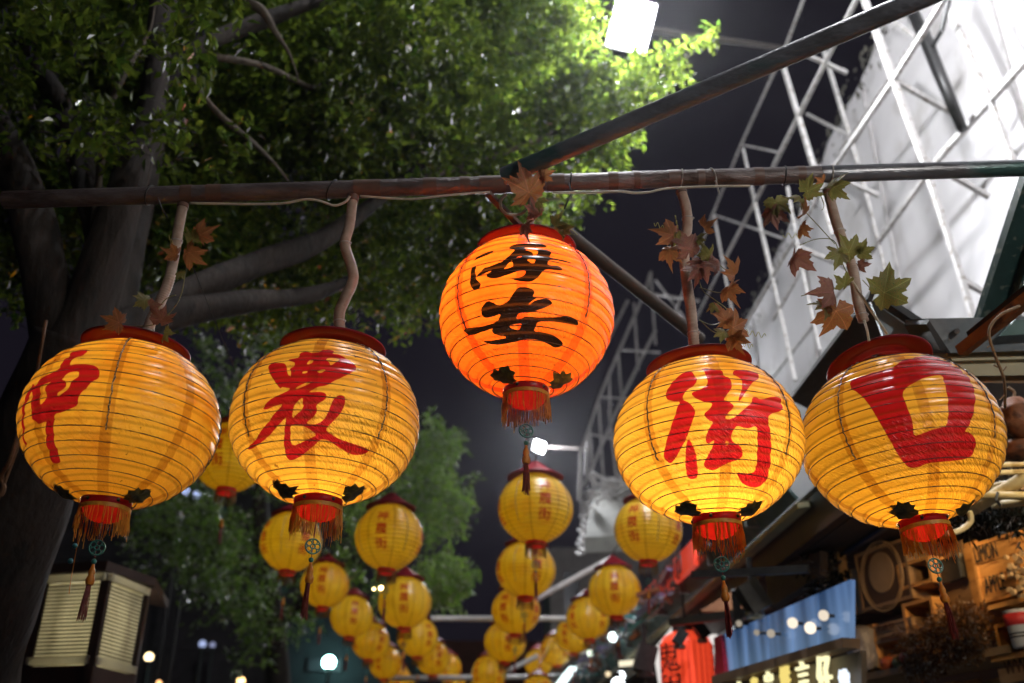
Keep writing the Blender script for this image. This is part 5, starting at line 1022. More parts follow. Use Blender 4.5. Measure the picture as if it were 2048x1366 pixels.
# ------------------------------------------------------------------ market stalls on the right
M_roofd = noise_mat('dark_roof', (.018, .016, .017), (.035, .03, .03), 4, .5)
M_brownb = noise_mat('brown_beam', (.045, .022, .015), (.075, .035, .022), 6, .5)
M_green = noise_mat('green_gutter', (.12, .20, .19), (.20, .30, .28), 5, .25)
M_galv = noise_mat('galvanised_steel', (.22, .25, .27), (.36, .40, .42), 7, .35, metal=.7, bump=.1, c3=(.16, .17, .17), s3=14)
st = thing('stall_roof', 'dark sloping roof along the row of stalls on the right', 'roof', (1.8, 9, 3.4))
E0 = onx(1735, 862, 1.8); E1 = onx(1279, 1290, 1.8); E2 = E1+(E1-onx(1620, 974, 1.8))*2.0
def strip(name, P, Q, off0, off1, m, w=.05):
    """sloping board along the eave between two offsets (x, z)"""
    a = np.array([off0[0], 0, off0[1]]); c = np.array([off1[0], 0, off1[1]]); k = nrm(np.cross(Q-P, c-a))*w
    b = MB(); b.add([P+a, Q+a, Q+c, P+c, P+a+k, Q+a+k, Q+c+k, P+c+k], [(0, 1, 2, 3), (7, 6, 5, 4), (0, 4, 5, 1), (1, 5, 6, 2), (2, 6, 7, 3), (3, 7, 4, 0)])
    return b.build(name, m, st)
M_highlight = noise_mat('cream_highlight', (.45, .42, .25), (.7, .66, .4), 3, .4)  # cream strip standing in for the bright highlight along the gutter
strip('fascia', E0, E2, (0, -.03), (0, .13), M_roofd, .03)
strip('eave_beam', E0, E2, (.03, -.26), (.03, -.035), M_brownb, .06)
strip('highlight_strip', E0+np.array([0, 1.0, 0]), E2, (-.06, -.045), (.02, -.035), M_highlight, .03)
strip('gutter', E0+np.array([0, 1.0, 0]), E2, (-.16, .12), (-.045, -.02), M_green, .015)
for k in range(16):
    P = E0+(E2-E0)*(k+1.5)/18; MB().box(P+np.array([-.10, 0, .04]), (.13, .03, .16)).build('gutter_bracket', M_galv, st)
strip('roof_sheet', E0, E2, (.04, .13), (2.15, -.06), M_roofd, .03)
strip('soffit', E0, E2, (.10, -.24), (2.1, -.30), noise_mat('soffit_board', (.035, .02, .015), (.06, .035, .022), 5, .6), .02)
strip('edge_rail', E0+np.array([0, .2, .0]), E2, (.30, -.27), (.36, -.25), noise_mat('blue_rail', (.05, .07, .14), (.09, .12, .22), 5, .3, metal=.4), .015)
for k in range(3, 14):
    P = E0+(E2-E0)*(k+.5)/14; MB().box(P+np.array([1.1, 0, -.36]), (1.9, .05, .04)).build('rafter', M_brownb, st)
# back wall behind stalls
M_bw = noise_mat('dark_shop_wall', (.03, .022, .018), (.05, .035, .028), 3, .7)
t = thing('stall_back_wall', 'dark back wall inside the stalls', 'wall', (3.2, 10, 0))
MB().box((3.3, 12, 1.75), (.15, 20, 3.5)).build('wall', M_bw, t)
# bits hung on the gutter: fittings, small bulbs and glassy clutter of the stall line
t = thing('gutter_clutter', 'jumble of shiny fittings along the distant stall gutter', 'fittings', (1.7, 12, 3.5))
M_cl = [noise_mat('fit_white', (.5, .5, .52), (.7, .7, .7), 9, .3), noise_mat('fit_lilac', (.25, .22, .4), (.4, .35, .6), 9, .3, metal=.5), noise_mat('fit_teal', (.08, .28, .28), (.15, .4, .4), 9, .3), noise_mat('fit_rust', (.25, .08, .03), (.35, .12, .05), 9, .5)]
bs = [MB() for _ in M_cl]
for i in range(190):
    q = rnd.random()**.8; x = 1330-q*230+rnd.uniform(-14, 26); y = 1175+q*215+rnd.uniform(-16, 30); d = 8.5+q*9
    p = at(x, y, d); a = np.array([rnd.uniform(-.2, .1), rnd.uniform(-.4, .6), rnd.uniform(-.1, .1)])*rnd.uniform(.3, 1.3)
    bs[rnd.randrange(4)].bar(p, p+a, rnd.uniform(.015, .06), rnd.uniform(.015, .05))
for b_, m_, nm in zip(bs, M_cl, ('white_fitting', 'lilac_fitting', 'teal_fitting', 'rust_fitting')):
    o = b_.build(nm, m_, t); tag(o, kind='stuff')
def stall_lamp(px, py, d, r, col, s, label, power=0):
    p = at(px, py, d); t = thing('stall_lamp', label, 'lamp', p, 'bulbs hanging in the stalls')
    MB().ball(p, r, 12, 8).build('bulb', emit_mat('stall_'+label[:6], col, s*.4), t, True)
    MB().tube([p+np.array([0, 0, r*.9]), p+np.array([0, 0, r+.05])], r*.5, 8).build('socket', M_dark, t)
    MB().tube([p+np.array([0, 0, r+.05]), p+np.array([0, 0, r+.5])], .006, 5).build('flex', M_dark, t)
stall_lamp(1226, 1274, 12, .055, (.85, 1.0, .97), 14, 'white bulb below the right lantern row, under the eave')
stall_lamp(1180, 1306, 14, .04, (.9, 1.0, .8), 8, 'small pale bulb left of the white eave bulb')
stall_lamp(1242, 1351, 12, .05, (.9, .97, 1.0), 14, 'white bulb at the bottom edge, upper of two')
stall_lamp(1236, 1368, 11.5, .075, (.9, .97, 1.0), 14, 'white bulb at the bottom edge, lower and larger')
stall_lamp(1216, 1348, 13, .035, (1.0, .8, .5), 3, 'dim warm bulb at the bottom edge')
stall_lamp(1470, 1265, 9, .05, (.85, .95, 1.0), 16, 'white bulb just behind the tip of the fourth tassel')
t = thing('strip_light', 'slanting white strip light low in the middle of the stalls', 'strip light', at(1140, 1350, 13))
MB().bar(at(1118, 1372, 13), at(1146, 1336, 14.5), .10, .04).build('tube', emit_mat('strip_glow', (.8, 1.0, 1.0), 2.5), t)
t = thing('strip_light', 'short cream strip light left of the red paper lantern', 'strip light', at(1260, 1326, 10))
MB().bar(at(1238, 1328, 10), at(1280, 1324, 10), .05, .05).build('tube', emit_mat('strip_cream', (1.0, .9, .65), 1.1), t)

# red banner on the eave
t = thing('red_banner', 'glowing red sign with dark writing fixed under the eave', 'sign', onx(1330, 1160, 1.60))
M_redsign = noise_mat('red_sign', (.6, .03, .015), (.85, .07, .03), 5, .4, emit=((1.0, .07, .03), .40))
q0, q3 = onx(1290, 1212, 1.60), onx(1388, 1130, 1.60); hgt = .20
q0 = q0+np.array([0, 0, -.05]); 
b = MB(); k = np.array([.04, 0, 0]); up = np.array([0, 0, hgt])
b.add([q0, q3, q3+up, q0+up, q0+k, q3+k, q3+up+k, q0+up+k], [(3, 2, 1, 0), (4, 5, 6, 7), (0, 1, 5, 4), (2, 3, 7, 6), (1, 2, 6, 5), (3, 0, 4, 7)])
b.build('panel', M_redsign, t)
me = text_mesh('神農街夜市', .34, .004, 'sign_writing'); me.materials.append(M_dark)
o = link('sign_writing', me, t); o.matrix_world = Matrix.Translation(Vector((q0*.5+q3*.5)+up*.5+np.array([-.012, 0, 0]))) @ Matrix(((0, 0, -1, 0), (-1, 0, 0, 0), (0, 1, 0, 0), (0, 0, 0, 1)))

# upright red paper lantern with black writing (shop front)
cp = at(1376, 1350, 8.2); rr_ = 52/F*8.2
t = thing('red_cylinder_lantern', 'upright ribbed red paper lantern with black writing in the shop front', 'lantern', cp)
prof = [(rr_*.50, .34), (rr_*.86, .30), (rr_, .24)]
for k in range(20): prof += [(rr_*(1.0+.02*(k % 2)), .22-k*.03)]
prof += [(rr_, -.38), (rr_*.86, -.44), (rr_*.5, -.47)]
b = MB(); seg = 26
b.lathe(prof, seg, cp)
M_rl = noise_mat('red_paper', (.80, .05, .02), (.9, .09, .04), 3, .5, emit=((1.0, .075, .025), .75))
b.build('shade', M_rl, t, True)
MB().lathe([(rr_*.5, .34), (rr_*.5, .40), (.001, .40)], 20, cp).build('top_ring', M_dark, t)
b = MB()
for k in range(26):
    a = 2*math.pi*k/26; b.tube([cp+np.array([rr_*1.01*math.cos(a), rr_*1.01*math.sin(a), .24]), cp+np.array([rr_*1.025*math.cos(a), rr_*1.025*math.sin(a), -.38])], .004, 4, False)
o = b.build('rib', noise_mat('red_rib', (.5, .02, .01), (.6, .03, .02), 3, .5), t); tag(o, kind='stuff')
def wrap_text(ch, size, ang, z):
    me = text_mesh(ch, size, .002, 'writing'); n = len(me.vertices); co = np.empty(n*3, np.float32); me.vertices.foreach_get('co', co); co = co.reshape(-1, 3).astype(float)
    th = ang+co[:, 0]/rr_; R = rr_*1.045+co[:, 2]
    out = np.stack([R*np.sin(th), -R*np.cos(th), co[:, 1]+z], -1)
    me.vertices.foreach_set('co', out.astype(np.float32).ravel()); me.update(); me.materials.append(M_dark)
    o = link('writing', me, t); o.location = (0, 0, 0)
for z, ch in ((.12, '鬼'), (-.12, '用')): wrap_text(ch, .25, -.95, z)
for z, ch in ((.12, '家'), (-.12, '味')): wrap_text(ch, .25, 1.5, z)
MB().tube([cp+np.array([0, 0, .4]), cp+np.array([0, 0, .7])], .01, 6).build('hanger', M_dark, t)
# shop: white lit sign wall behind it
t = thing('white_lightbox', 'bright white lightbox wall behind the red paper lantern', 'lightbox', at(1370, 1300, 9.6))
def quadbox(name, pts, d, m, par, thick=.05):
    P = [at(x, y, dd) for (x, y, dd) in pts] if len(pts[0]) == 3 else [at(x, y, d) for (x, y) in pts]
    nn = nrm(np.cross(P[1]-P[0], P[3]-P[0])); nn = nn if np.dot(nn, FWD) > 0 else -nn
    b = MB(); b.add(P+[p+nn*thick for p in P], [(0, 1, 2, 3), (7, 6, 5, 4), (0, 4, 5, 1), (1, 5, 6, 2), (2, 6, 7, 3), (3, 7, 4, 0)]); return b.build(name, m, par)
M_box = emit_mat('lightbox_glow', (1.0, .93, .88), .85)
quadbox('light_panel', [(1322, 1400, 9.9), (1306, 1300, 9.9), (1345, 1252, 9.6), (1420, 1246, 9.1)], 0, M_box, t)
quadbox('light_panel', [(1322, 1400, 9.9), (1420, 1246, 9.1), (1434, 1300, 9.0), (1440, 1400, 9.0)], 0, M_box, t)
b = MB()
MB().bar(at(1320, 1290, 8.9), at(1405, 1262, 8.5), .025, .02).build('frame_bar', M_galv, t)
# spotlights on black tracks
def spot(px, py, d, s, label, ang):
    p = at(px, py, d); t = thing('track_spotlight', label, 'spotlight', p, 'black spotlights on the ceiling track')
    R = np.array([[math.cos(ang), 0, math.sin(ang)], [0, 1, 0], [-math.sin(ang), 0, math.cos(ang)]])
    MB().box(p, (s, s*1.1, s*1.4), R).build('lamp_head', M_dark, t)
    MB().tube([p+np.array([0, 0, s*.6]), p+np.array([0, 0, s*1.9])], s*.13, 6).build('stem', M_dark, t)
    MB().lathe([(s*.46, 0), (s*.5, -.02), (s*.40, -.03), (.001, -.02)], 14, p+np.array([0, 0, -s*.7])).build('reflector', M_galv, t)
spot(1360, 1275, 8.0, .085, 'black spotlight over the red paper lantern, left one', .6)
spot(1403, 1262, 8.0, .09, 'black spotlight over the red paper lantern, right one', -.6)
spot(1290, 1318, 8.5, .16, 'dark round spotlight left of the white lightbox', .3)
spot(1505, 1195, 5.6, .12, 'large black spotlight above the blue panel', -.5)
t = thing('ceiling_track', 'black horizontal lamp track under the stall ceiling, upper one', 'lamp track', at(1500, 1145, 5.6), 'black ceiling tracks')
MB().bar(at(1385, 1150, 5.8), at(1618, 1138, 5.4), .04, .04).build('track', M_dark, t)
t = thing('ceiling_track', 'black lamp track right above the lightbox, lower one', 'lamp track', at(1450, 1235, 6.5), 'black ceiling tracks')
MB().bar(at(1345, 1245, 7.2), at(1520, 1222, 6.0), .06, .05).build('track', M_dark, t)
MB().bar(at(1470, 1180, 6.2), at(1478, 1255, 6.2), .05, .05).build('hanger_rod', M_dark, t)
t = thing('ceiling_panel', 'warm lit ceiling board between the tracks', 'ceiling board', at(1520, 1180, 6.6))
M_warmb = noise_mat('warm_board', (.30, .13, .07), (.42, .2, .1), 6, .6)
quadbox('board', [(1400, 1222, 7.0), (1490, 1165, 6.6), (1545, 1205, 6.2), (1500, 1226, 6.4)], 0, M_warmb, t)
quadbox('board', [(1530, 1150, 6.4), (1640, 1100, 5.8), (1640, 1150, 5.8), (1540, 1215, 6.2)], 0, noise_mat('grey_board', (.05, .035, .028), (.08, .055, .04), 6, .6), t)

# blue reflective panel with a ledge and the glowing characters beneath
VPd = ray(500, 1666); VPd = nrm(np.array([VPd[0], VPd[1], 0])); uB = -VPd
PB0 = at(1446, 1352, 6.4); NB = np.array([uB[1], -uB[0], 0])
bp = lambda x, y: onp(x, y, PB0, NB)
nb = NB if np.dot(NB, CAM-PB0) > 0 else -NB
def planebox(name, pts, pf, nout, m, par, d0=0.0, thick=.03):
    P = [pf(x, y)+nout*d0 for x, y in pts]
    b = MB(); b.add(P+[p-nout*thick for p in P], [(0, 1, 2, 3), (7, 6, 5, 4), (0, 4, 5, 1), (1, 5, 6, 2), (2, 6, 7, 3), (3, 7, 4, 0)]); return b.build(name, m, par)
m, nt, out = mat('blue_panel'); L = nt.links.new
tc = N(nt, 'ShaderNodeTexCoord'); wv = N(nt, 'ShaderNodeTexNoise', i_Scale=1.5, i_Detail=1); mp = N(nt, 'ShaderNodeMapping'); mp.inputs['Scale'].default_value = (5, 5, .5)
L(tc.outputs['Object'], mp.inputs[0]); L(mp.outputs[0], wv.inputs['Vector'])
cr = N(nt, 'ShaderNodeValToRGB'); cr.color_ramp.elements[0].position = .38; cr.color_ramp.elements[1].position = .68
cr.color_ramp.elements[0].color = (.012, .05, .15, 1); cr.color_ramp.elements[1].color = (.18, .33, .66, 1)
L(wv.outputs[0], cr.inputs[0]); e = N(nt, 'ShaderNodeEmission', i_Strength=.8)
sx = N(nt, 'ShaderNodeSeparateXYZ'); L(tc.outputs['Object'], sx.inputs[0]); mr = N(nt, 'ShaderNodeMapRange', clamp=True); mr.inputs['From Min'].default_value = .12; mr.inputs['From Max'].default_value = -.30; mr.inputs['To Max'].default_value = .45; L(sx.outputs[2], mr.inputs['Value'])
mm = N(nt, 'ShaderNodeMix', data_type='RGBA'); L(mr.outputs[0], mm.inputs['Factor']); L(cr.outputs[0], mm.inputs['A']); mm.inputs['B'].default_value = (.38, .55, .72, 1); L(mm.outputs['Result'], e.inputs[0])
gl = N(nt, 'ShaderNodeBsdfGlossy', i_Roughness=.15); gl.inputs[0].default_value = (.5, .6, .8, 1); ms = N(nt, 'ShaderNodeMixShader', i_0=.25); L(e.outputs[0], ms.inputs[1]); L(gl.outputs[0], ms.inputs[2]); L(ms.outputs[0], out.inputs[0])
M_blue = m
t = thing('blue_lightbox', 'blue backlit panel with soft white streaks beside the wooden shelves', 'light panel', bp(1570, 1250))
xs = [1440, 1492, 1536, 1584, 1634, 1698]
topy = lambda x: 1272-(x-1440)*.44; boty = lambda x: 1352-(x-1440)*.285
for i in range(5):
    x0, x1 = xs[i]+1, xs[i+1]-1
    planebox('panel', [(x0, boty(x0)), (x1, boty(x1)), (x1, topy(x1)), (x0, topy(x0))], bp, nb, M_blue, t, 0.0-.002*i)
planebox('ledge', [(1440, 1372), (1706, 1296), (1706, 1276), (1440, 1353)], bp, nb, noise_mat('oak_ledge', (.16, .10, .06), (.24, .16, .10), 8, .5), t, .06, .10)
planebox('red_post', [(1440, 1352), (1458, 1347), (1450, 1270), (1436, 1276)], bp, nb, noise_mat('crimson_post', (.4, .01, .03), (.5, .02, .05), 8, .4), t, .03, .04)
for (x, y, r, s, lb) in ((1605, 1247, .030, 5, 'round warm lamp on the blue panel, upper left'), (1641, 1257, .032, 6, 'round warm lamp on the blue panel, lower right'), (1668, 1232, .028, 4, 'pale lamp near the right end of the blue panel'), (1561, 1268, .024, 2, 'small dim lamp in the middle of the blue panel'), (1532, 1266, .018, 1.5, 'smaller dim lamp left of the middle'), (1496, 1248, .02, 1.6, 'dim lamp at the left end of the blue panel')):
    p = bp(x, y)+nb*.06; t2 = thing('panel_lamp', lb, 'lamp', p, 'little round lamps before the blue panel')
    MB().ball(p, r, 10, 8).build('bulb', emit_mat('panel_lamp_glow', (1.0, .86, .68), s*.22), t2, True); MB().tube([p, p-nb*.06], .01, 6).build('stem', M_dark, t2)
t = thing('glowing_signboard', 'dark signboard with glowing yellow characters below the blue panel', 'sign', bp(1580, 1390))
planebox('board', [(1440, 1480), (1712, 1420), (1712, 1300), (1440, 1378)], bp, nb, noise_mat('dim_signboard', (.10, .075, .055), (.14, .11, .08), 3, .5), t, -.03)
M_glow = emit_mat('glow_yellow', (1.0, .93, .52), 1.25); M_glow2 = emit_mat('glow_amber', (1.0, .78, .22), .95); M_glow3 = emit_mat('glow_white', (.80, .88, 1.0), 1.3)
zB = np.array([0, 0, 1.])
def sign_char(ch, x, y, hpx, m, par):
    p = bp(x, y)+nb*.02; s = hpx/F*6.2*.9
    me = text_mesh(ch, s*1.12, .012, 'character'); me.materials.append(m); o = link('character', me, par)
    R = Matrix(((uB[0], 0, nb[0]), (uB[1], 0, nb[1]), (uB[2], 1, nb[2]))).to_4x4() @ Matrix.Diagonal((.52, 1, 1, 1))
    off = np.array(par.location); o.matrix_local = Matrix.Translation(Vector(p-off)) @ R
for ch, x, y, h, m_ in (('言', 1486, 1386, 46, M_glow), ('米', 1516, 1378, 46, M_glow2), ('宣', 1545, 1372, 56, M_glow), ('鮮', 1578, 1364, 62, M_glow2), ('言', 1614, 1362, 78, M_glow), ('仔', 1656, 1356, 84, M_glow), ('館', 1697, 1370, 52, M_glow3)): sign_char(ch, x, y, h, m_, t)

# wooden crate shelves
VPs = ray(170, 1666); VPs = nrm(np.array([VPs[0], VPs[1], 0])); uS = -VPs
PS0 = at(1720, 1361, 5.6); NS = np.array([uS[1], -uS[0], 0]); ns_ = NS if np.dot(NS, CAM-PS0) > 0 else -NS
spn = lambda x, y: onp(x, y, PS0, NS)
M_wood = noise_mat('pine_wood', (.40, .19, .055), (.56, .30, .10), 5, .55, bump=.1, stretch=(1, 1, 4), c3=(.28, .12, .035), s3=7)
M_wood2 = noise_mat('dull_wood', (.20, .12, .06), (.30, .19, .10), 5, .6, stretch=(1, 1, 4))
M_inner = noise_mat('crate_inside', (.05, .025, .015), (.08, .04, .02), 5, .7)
def rect(x0, y0, x1, y1):
    """upright rectangle on the shelf plane from a bottom-left and a top-right corner"""
    a = spn(x0, y0); c = spn(x1, y1); w = np.dot(c-a, uS); return a, w, c[2]-a[2]
def board(name, r, par, m, d0, thick):
    a, w, h = r; R = np.column_stack([uS, -ns_, (0, 0, 1.)]); c = a+uS*w/2+np.array([0, 0, h/2])+ns_*(d0-thick/2)
    return MB().box(c, (w, thick, h), R).build(name, m, par)
def crate(label, r, wall=.018, depth=.26, back=M_inner, m=M_wood, name='wooden_crate', boards=None, grp='wooden crates stacked as shelves'):
    a, w, h = r; t = thing(name, label, 'crate', a, grp)
    R = np.column_stack([uS, -ns_, (0, 0, 1.)])
    def pc(nm, u0, u1, z0, z1, d0, d1, mm): 
        c = a+uS*(u0+u1)/2+np.array([0, 0, (z0+z1)/2])+ns_*(-(d0+d1)/2); return MB().box(c, (u1-u0, d1-d0, z1-z0), R).build(nm, mm, t)
    pc('side_board', 0, wall, 0, h, 0, depth, m); pc('side_board', w-wall, w, 0, h, 0, depth, m)
    pc('top_board', wall+.001, w-wall-.001, h-wall, h, .001, depth, m); pc('bottom_board', wall+.001, w-wall-.001, 0, wall, .001, depth, m)
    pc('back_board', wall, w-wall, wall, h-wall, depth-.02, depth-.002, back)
    return t, pc
def lettering(body, p, size, par, m, spacing=1.0):
    me = text_mesh(body, size, .0015, 'lettering'); me.materials.append(m); o = link('lettering', me, par)
    R = Matrix(((uS[0], 0, ns_[0]), (uS[1], 0, ns_[1]), (0, 1, 0))).to_4x4(); off = np.array(par.location)
    o.matrix_local = Matrix.Translation(Vector(p-off)) @ R @ Matrix.Diagonal((spacing, 1, 1, 1)); return o
M_burn = noise_mat('burnt_letter', (.05, .018, .008), (.08, .03, .012), 30, .7)
# closed-front crates with boards
r1 = rect(1962, 1208, 2078, 1045)
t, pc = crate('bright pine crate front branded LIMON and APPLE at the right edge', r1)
a, w, h = r1; nbd = 3
for k in range(nbd): pc('front_board', .02, w-.02, .02+k*(h-.04)/nbd+.002, .02+(k+1)*(h-.04)/nbd-.002, .008+.003*(k % 2), .022, M_wood)
lettering('LIMON', spn(1972, 1104)+ns_*.004, .115, t, M_dark, .42); lettering('APPLE', spn(1990, 1166)+ns_*.004, .115, t, M_dark, .42)
r2 = rect(1738, 1292, 1822, 1232)
t, pc = crate('dull crate front with handwriting fruit to smoothies', r2, m=M_wood2)
a, w, h = r2
for k in range(2): pc('front_board', .02, w-.02, .02+k*(h-.04)/2+.002, .02+(k+1)*(h-.04)/2-.002, .006, .02, M_wood2)
lettering('fruit to', spn(1772, 1252)+ns_*.004, .06, t, M_burn, .8); lettering('smoothies', spn(1783, 1272)+ns_*.004, .055, t, M_burn, .8)
r3 = rect(1724, 1224, 1806, 1075)
t, pc = crate('dark crate front with a pale round emblem ringed in cream', r3, m=M_wood2)
a, w, h = r3; pc('front_board', .02, w-.02, .02, h-.02, .006, .02, M_inner)
ce = a+uS*w*.48+np.array([0, 0, h*.50])
M_emb = noise_mat('cream_print', (.26, .17, .09), (.32, .21, .12), 6, .6)
def ringp(rx, rz, th, nm='emblem_ring'):
    P = [ce+uS*rx*math.cos(2*math.pi*k/36)+np.array([0, 0, rz*math.sin(2*math.pi*k/36)])-ns_*.002 for k in range(37)]
    MB().tube(P, th, 6, False).build(nm, M_emb, t)
ringp(w*.40, w*.46, .006); ringp(w*.36, w*.42, .003)
b = MB(); q = [ce+np.array([0, 0, .02])+uS*w*.24*math.cos(2*math.pi*k/28)+np.array([0, 0, w*.27*math.sin(2*math.pi*k/28)]) for k in range(28)]
b.add([p-ns_*.001 for p in q]+[p-ns_*.006 for p in q], [tuple(range(28))]+[(k, (k+1) % 28, 28+(k+1) % 28, 28+k) for k in range(28)]); b.build('emblem_disc', M_emb, t)
lettering('• FRUIT BAR •', ce+np.array([0, 0, w*.385])+ns_*.001, .032, t, M_emb)
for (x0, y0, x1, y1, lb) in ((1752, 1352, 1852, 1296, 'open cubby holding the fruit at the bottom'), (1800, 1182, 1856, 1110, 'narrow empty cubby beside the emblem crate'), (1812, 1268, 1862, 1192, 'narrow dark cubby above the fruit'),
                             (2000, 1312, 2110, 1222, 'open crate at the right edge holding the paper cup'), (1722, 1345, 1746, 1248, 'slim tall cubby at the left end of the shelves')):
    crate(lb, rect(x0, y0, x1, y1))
# plank wall behind
t = thing('plank_panel', 'warm vertical plank panel in the middle of the shelves', 'panel', spn(1900, 1200))
for k, (x0, x1, mm) in enumerate(((1858, 1886, M_wood2), (1887, 1912, M_wood), (1913, 1948, M_wood), (1949, 1972, M_wood2))):
    board('plank', rect(x0+6, 1262, x1+0, 1075), t, mm, -.12-.004*(k % 2), .02)
t = thing('shelf_unit', 'long wooden shelf boards carrying the crates', 'shelf', spn(1850, 1340))
rs_ = rect(1720, 1366, 2035, 1300); a, w, h = rs_; board('shelf_board', (a, w, .035), t, M_wood2, .05, .30)
rs_ = rect(1985, 1222, 2110, 1200); a, w, h = rs_; board('shelf_board', (a, w, .022), t, M_wood, .03, .25)
rs_ = rect(1990, 1312, 2110, 1280); a, w, h = rs_; board('shelf_board', (a+np.array([0, 0, -.03]), w, .025), t, M_wood, .03, .25)
a = spn(1712, 1362); MB().box(a+np.array([0, 0, .33])+uS*.01, (.03, .06, .85), np.column_stack([uS, -ns_, (0, 0, 1.)])).build('upright', M_wood2, t)
t = thing('number_board', 'dull board with dark vertical marks at lower right', 'board', spn(2020, 1340))
board('board', rect(1998, 1368, 2110, 1318), t, M_wood2, -.01, .02); lettering('WWW', spn(2040, 1330)+ns_*-.005, .09, t, M_burn, .7)
t = thing('lower_clutter', 'warm boards below the shelf at the bottom edge', 'boards', spn(1880, 1362))
for x0, x1, mm in ((1812, 1850, M_wood), (1852, 1895, M_wood), (1915, 1965, M_wood2)): board('board', rect(x0, 1400, x1, 1358-(x0-1812)*.12), t, mm, -.2, .02)
# dark photo frame
t = thing('dark_picture', 'small dark framed picture behind the rightmost tassel', 'picture', spn(1880, 1135))
r = rect(1850, 1170, 1902, 1105); board('picture', r, t, M_dark, -.06, .02)
a, w, h = r; R = np.column_stack([uS, -ns_, (0, 0, 1.)])
MB().box(a+uS*(w)+np.array([0, 0, h/2])-ns_*.05, (.012, .02, h), R).build('frame', M_galv, t)
t = thing('lace_panel', 'cream lace-edged cloth hanging left of the emblem crate', 'cloth', spn(1697, 1180))
board('cloth', rect(1694, 1232, 1720, 1130), t, noise_mat('cream_cloth', (.34, .25, .15), (.44, .34, .2), 8, .8), -.02, .02)
t = thing('plastic_bag', 'pale crumpled bag of cups in the left cubby', 'bag', spn(1722, 1300))
a, w, h = rect(1716, 1350, 1748, 1245)
b = MB(); b.lathe([(.001, 0), (w*.42, .01), (w*.48, h*.3), (w*.40, h*.6), (w*.46, h*.85), (w*.2, h*.97), (.001, h)], 12, a+uS*w*.5+ns_*.02); b.build('bag', noise_mat('cloudy_plastic', (.12, .11, .12), (.25, .24, .26), 10, .3, bump=.6), t, True)
for x, y, r, col, lb in ((1784, 1328, .042, (.45, .10, .03), 'orange round fruit, left one in the cubby'), (1806, 1326, .036, (.10, .12, .06), 'greenish round fruit in the middle of the cubby'), (1826, 1316, .046, (.45, .02, .02), 'red apple, right one in the cubby')):
    p = spn(x, y)+ns_*.03; t = thing('fruit', lb, 'fruit', p, 'fruit in the cubby')
    MB().lathe([(.001, -r*.85), (r*.6, -r*.8), (r*.98, -r*.2), (r*.95, r*.35), (r*.6, r*.8), (r*.2, r*.78), (.002, r*.65)], 16, p).build('flesh', noise_mat('fruit_skin', tuple(c*.8 for c in col), col, 12, .3), t, True)
    MB().tube([p+np.array([0, 0, r*.6]), p+np.array([.004, 0, r*1.1])], .003, 5).build('stalk', M_dark, t)
pcup = spn(2052, 1262)+ns_*.02
t = thing('paper_cup', 'white and red printed paper cup on the right crate', 'cup', pcup)
MB().lathe([(.001, -.075), (.055, -.075), (.068, .085), (.071, .088), (.066, .088)], 22, pcup).build('cup_wall', noise_mat('white_card', (.7, .68, .64), (.78, .76, .72), 9, .5), t, True)
MB().lathe([(.0640, .02), (.0682, .02), (.0722, .072), (.069, .072)], 22, pcup).build('red_band', noise_mat('red_print', (.6, .03, .03), (.68, .05, .04), 9, .5), t, True)
for z in (-.02, -.035): MB().lathe([(.0590, z), (.0606, z), (.0612, z+.006), (.0592, z+.006)], 22, pcup).build('printed_line', M_dark, t)
t = thing('log_slices', 'cluster of small round wood slices at the right edge', 'wood slices', spn(2030, 1150))
M_slice = noise_mat('slice_wood', (.38, .26, .14), (.55, .42, .26), 20, .6)
for k in range(60):
    x = rnd.uniform(2014, 2095); y = rnd.uniform(1105, 1195)
    if (x-2058)**2/40**2+(y-1150)**2/48**2 > 1: continue
    p = spn(x, y)+ns_*rnd.uniform(.01, .05); r = rnd.uniform(.008, .017); R = np.column_stack([uS, np.array([0, 0, 1.]), ns_])
    MB().tube([p, p+ns_*.014+np.array([rnd.uniform(-.004, .004), 0, rnd.uniform(-.004, .004)])], r, 9).build('wood_slice', M_slice, t)
# dried plants
M_dry = leaf_mat('dried_herb', (.05, .024, .010), (.17, .075, .02), 1.3, rough=.6, ior=1.12)
M_black_leaf = leaf_mat('dark_leaf', (.006, .007, .005), (.02, .02, .012), 1.0, rough=.5, ior=1.12)
def mass(name, label, pts, ln, wd, m, seed, cat='dried plant', dist=.03, group=None):
    t = thing(name, label, cat, spn(pts[0][0], pts[0][1])+ns_*dist, group)
    leaf_cloud('foliage', [spn(p[0], p[1])+ns_*(dist+.03) for p in pts], [p[2] for p in pts], [p[3] for p in pts], ln, wd, m, t, 0, seed)
    MB().tube([spn(p[0], p[1])+ns_*dist for p in pts[:4]], .006, 6).build('stem', M_wood2, t); return t
mass('dried_bouquet', 'bushy brown dried bouquet lying on the shelf', [(1860, 1290, .08, 900), (1900, 1270, .10, 1200), (1940, 1255, .10, 1400), (1965, 1250, .09, 1200), (1930, 1290, .09, 1200), (1975, 1285, .07, 800), (1890, 1305, .08, 900)], .028, .010, M_dry, 21, group='dried plants on the shelf')
mass('dried_bouquet', 'darker dried flower clump right of the apple', [(1845, 1310, .07, 900), (1860, 1325, .08, 1000), (1875, 1335, .07, 900), (1840, 1332, .06, 600)], .020, .010, M_dry, 22, group='dried plants on the shelf')
mass('dark_wreath', 'dark leafy swag hanging left of the cream cloth', [(1662, 1120, .08, 700), (1668, 1150, .08, 700), (1676, 1185, .08, 700), (1684, 1218, .07, 600), (1690, 1245, .06, 400), (1650, 1095, .08, 500)], .06, .03, M_black_leaf, 23)
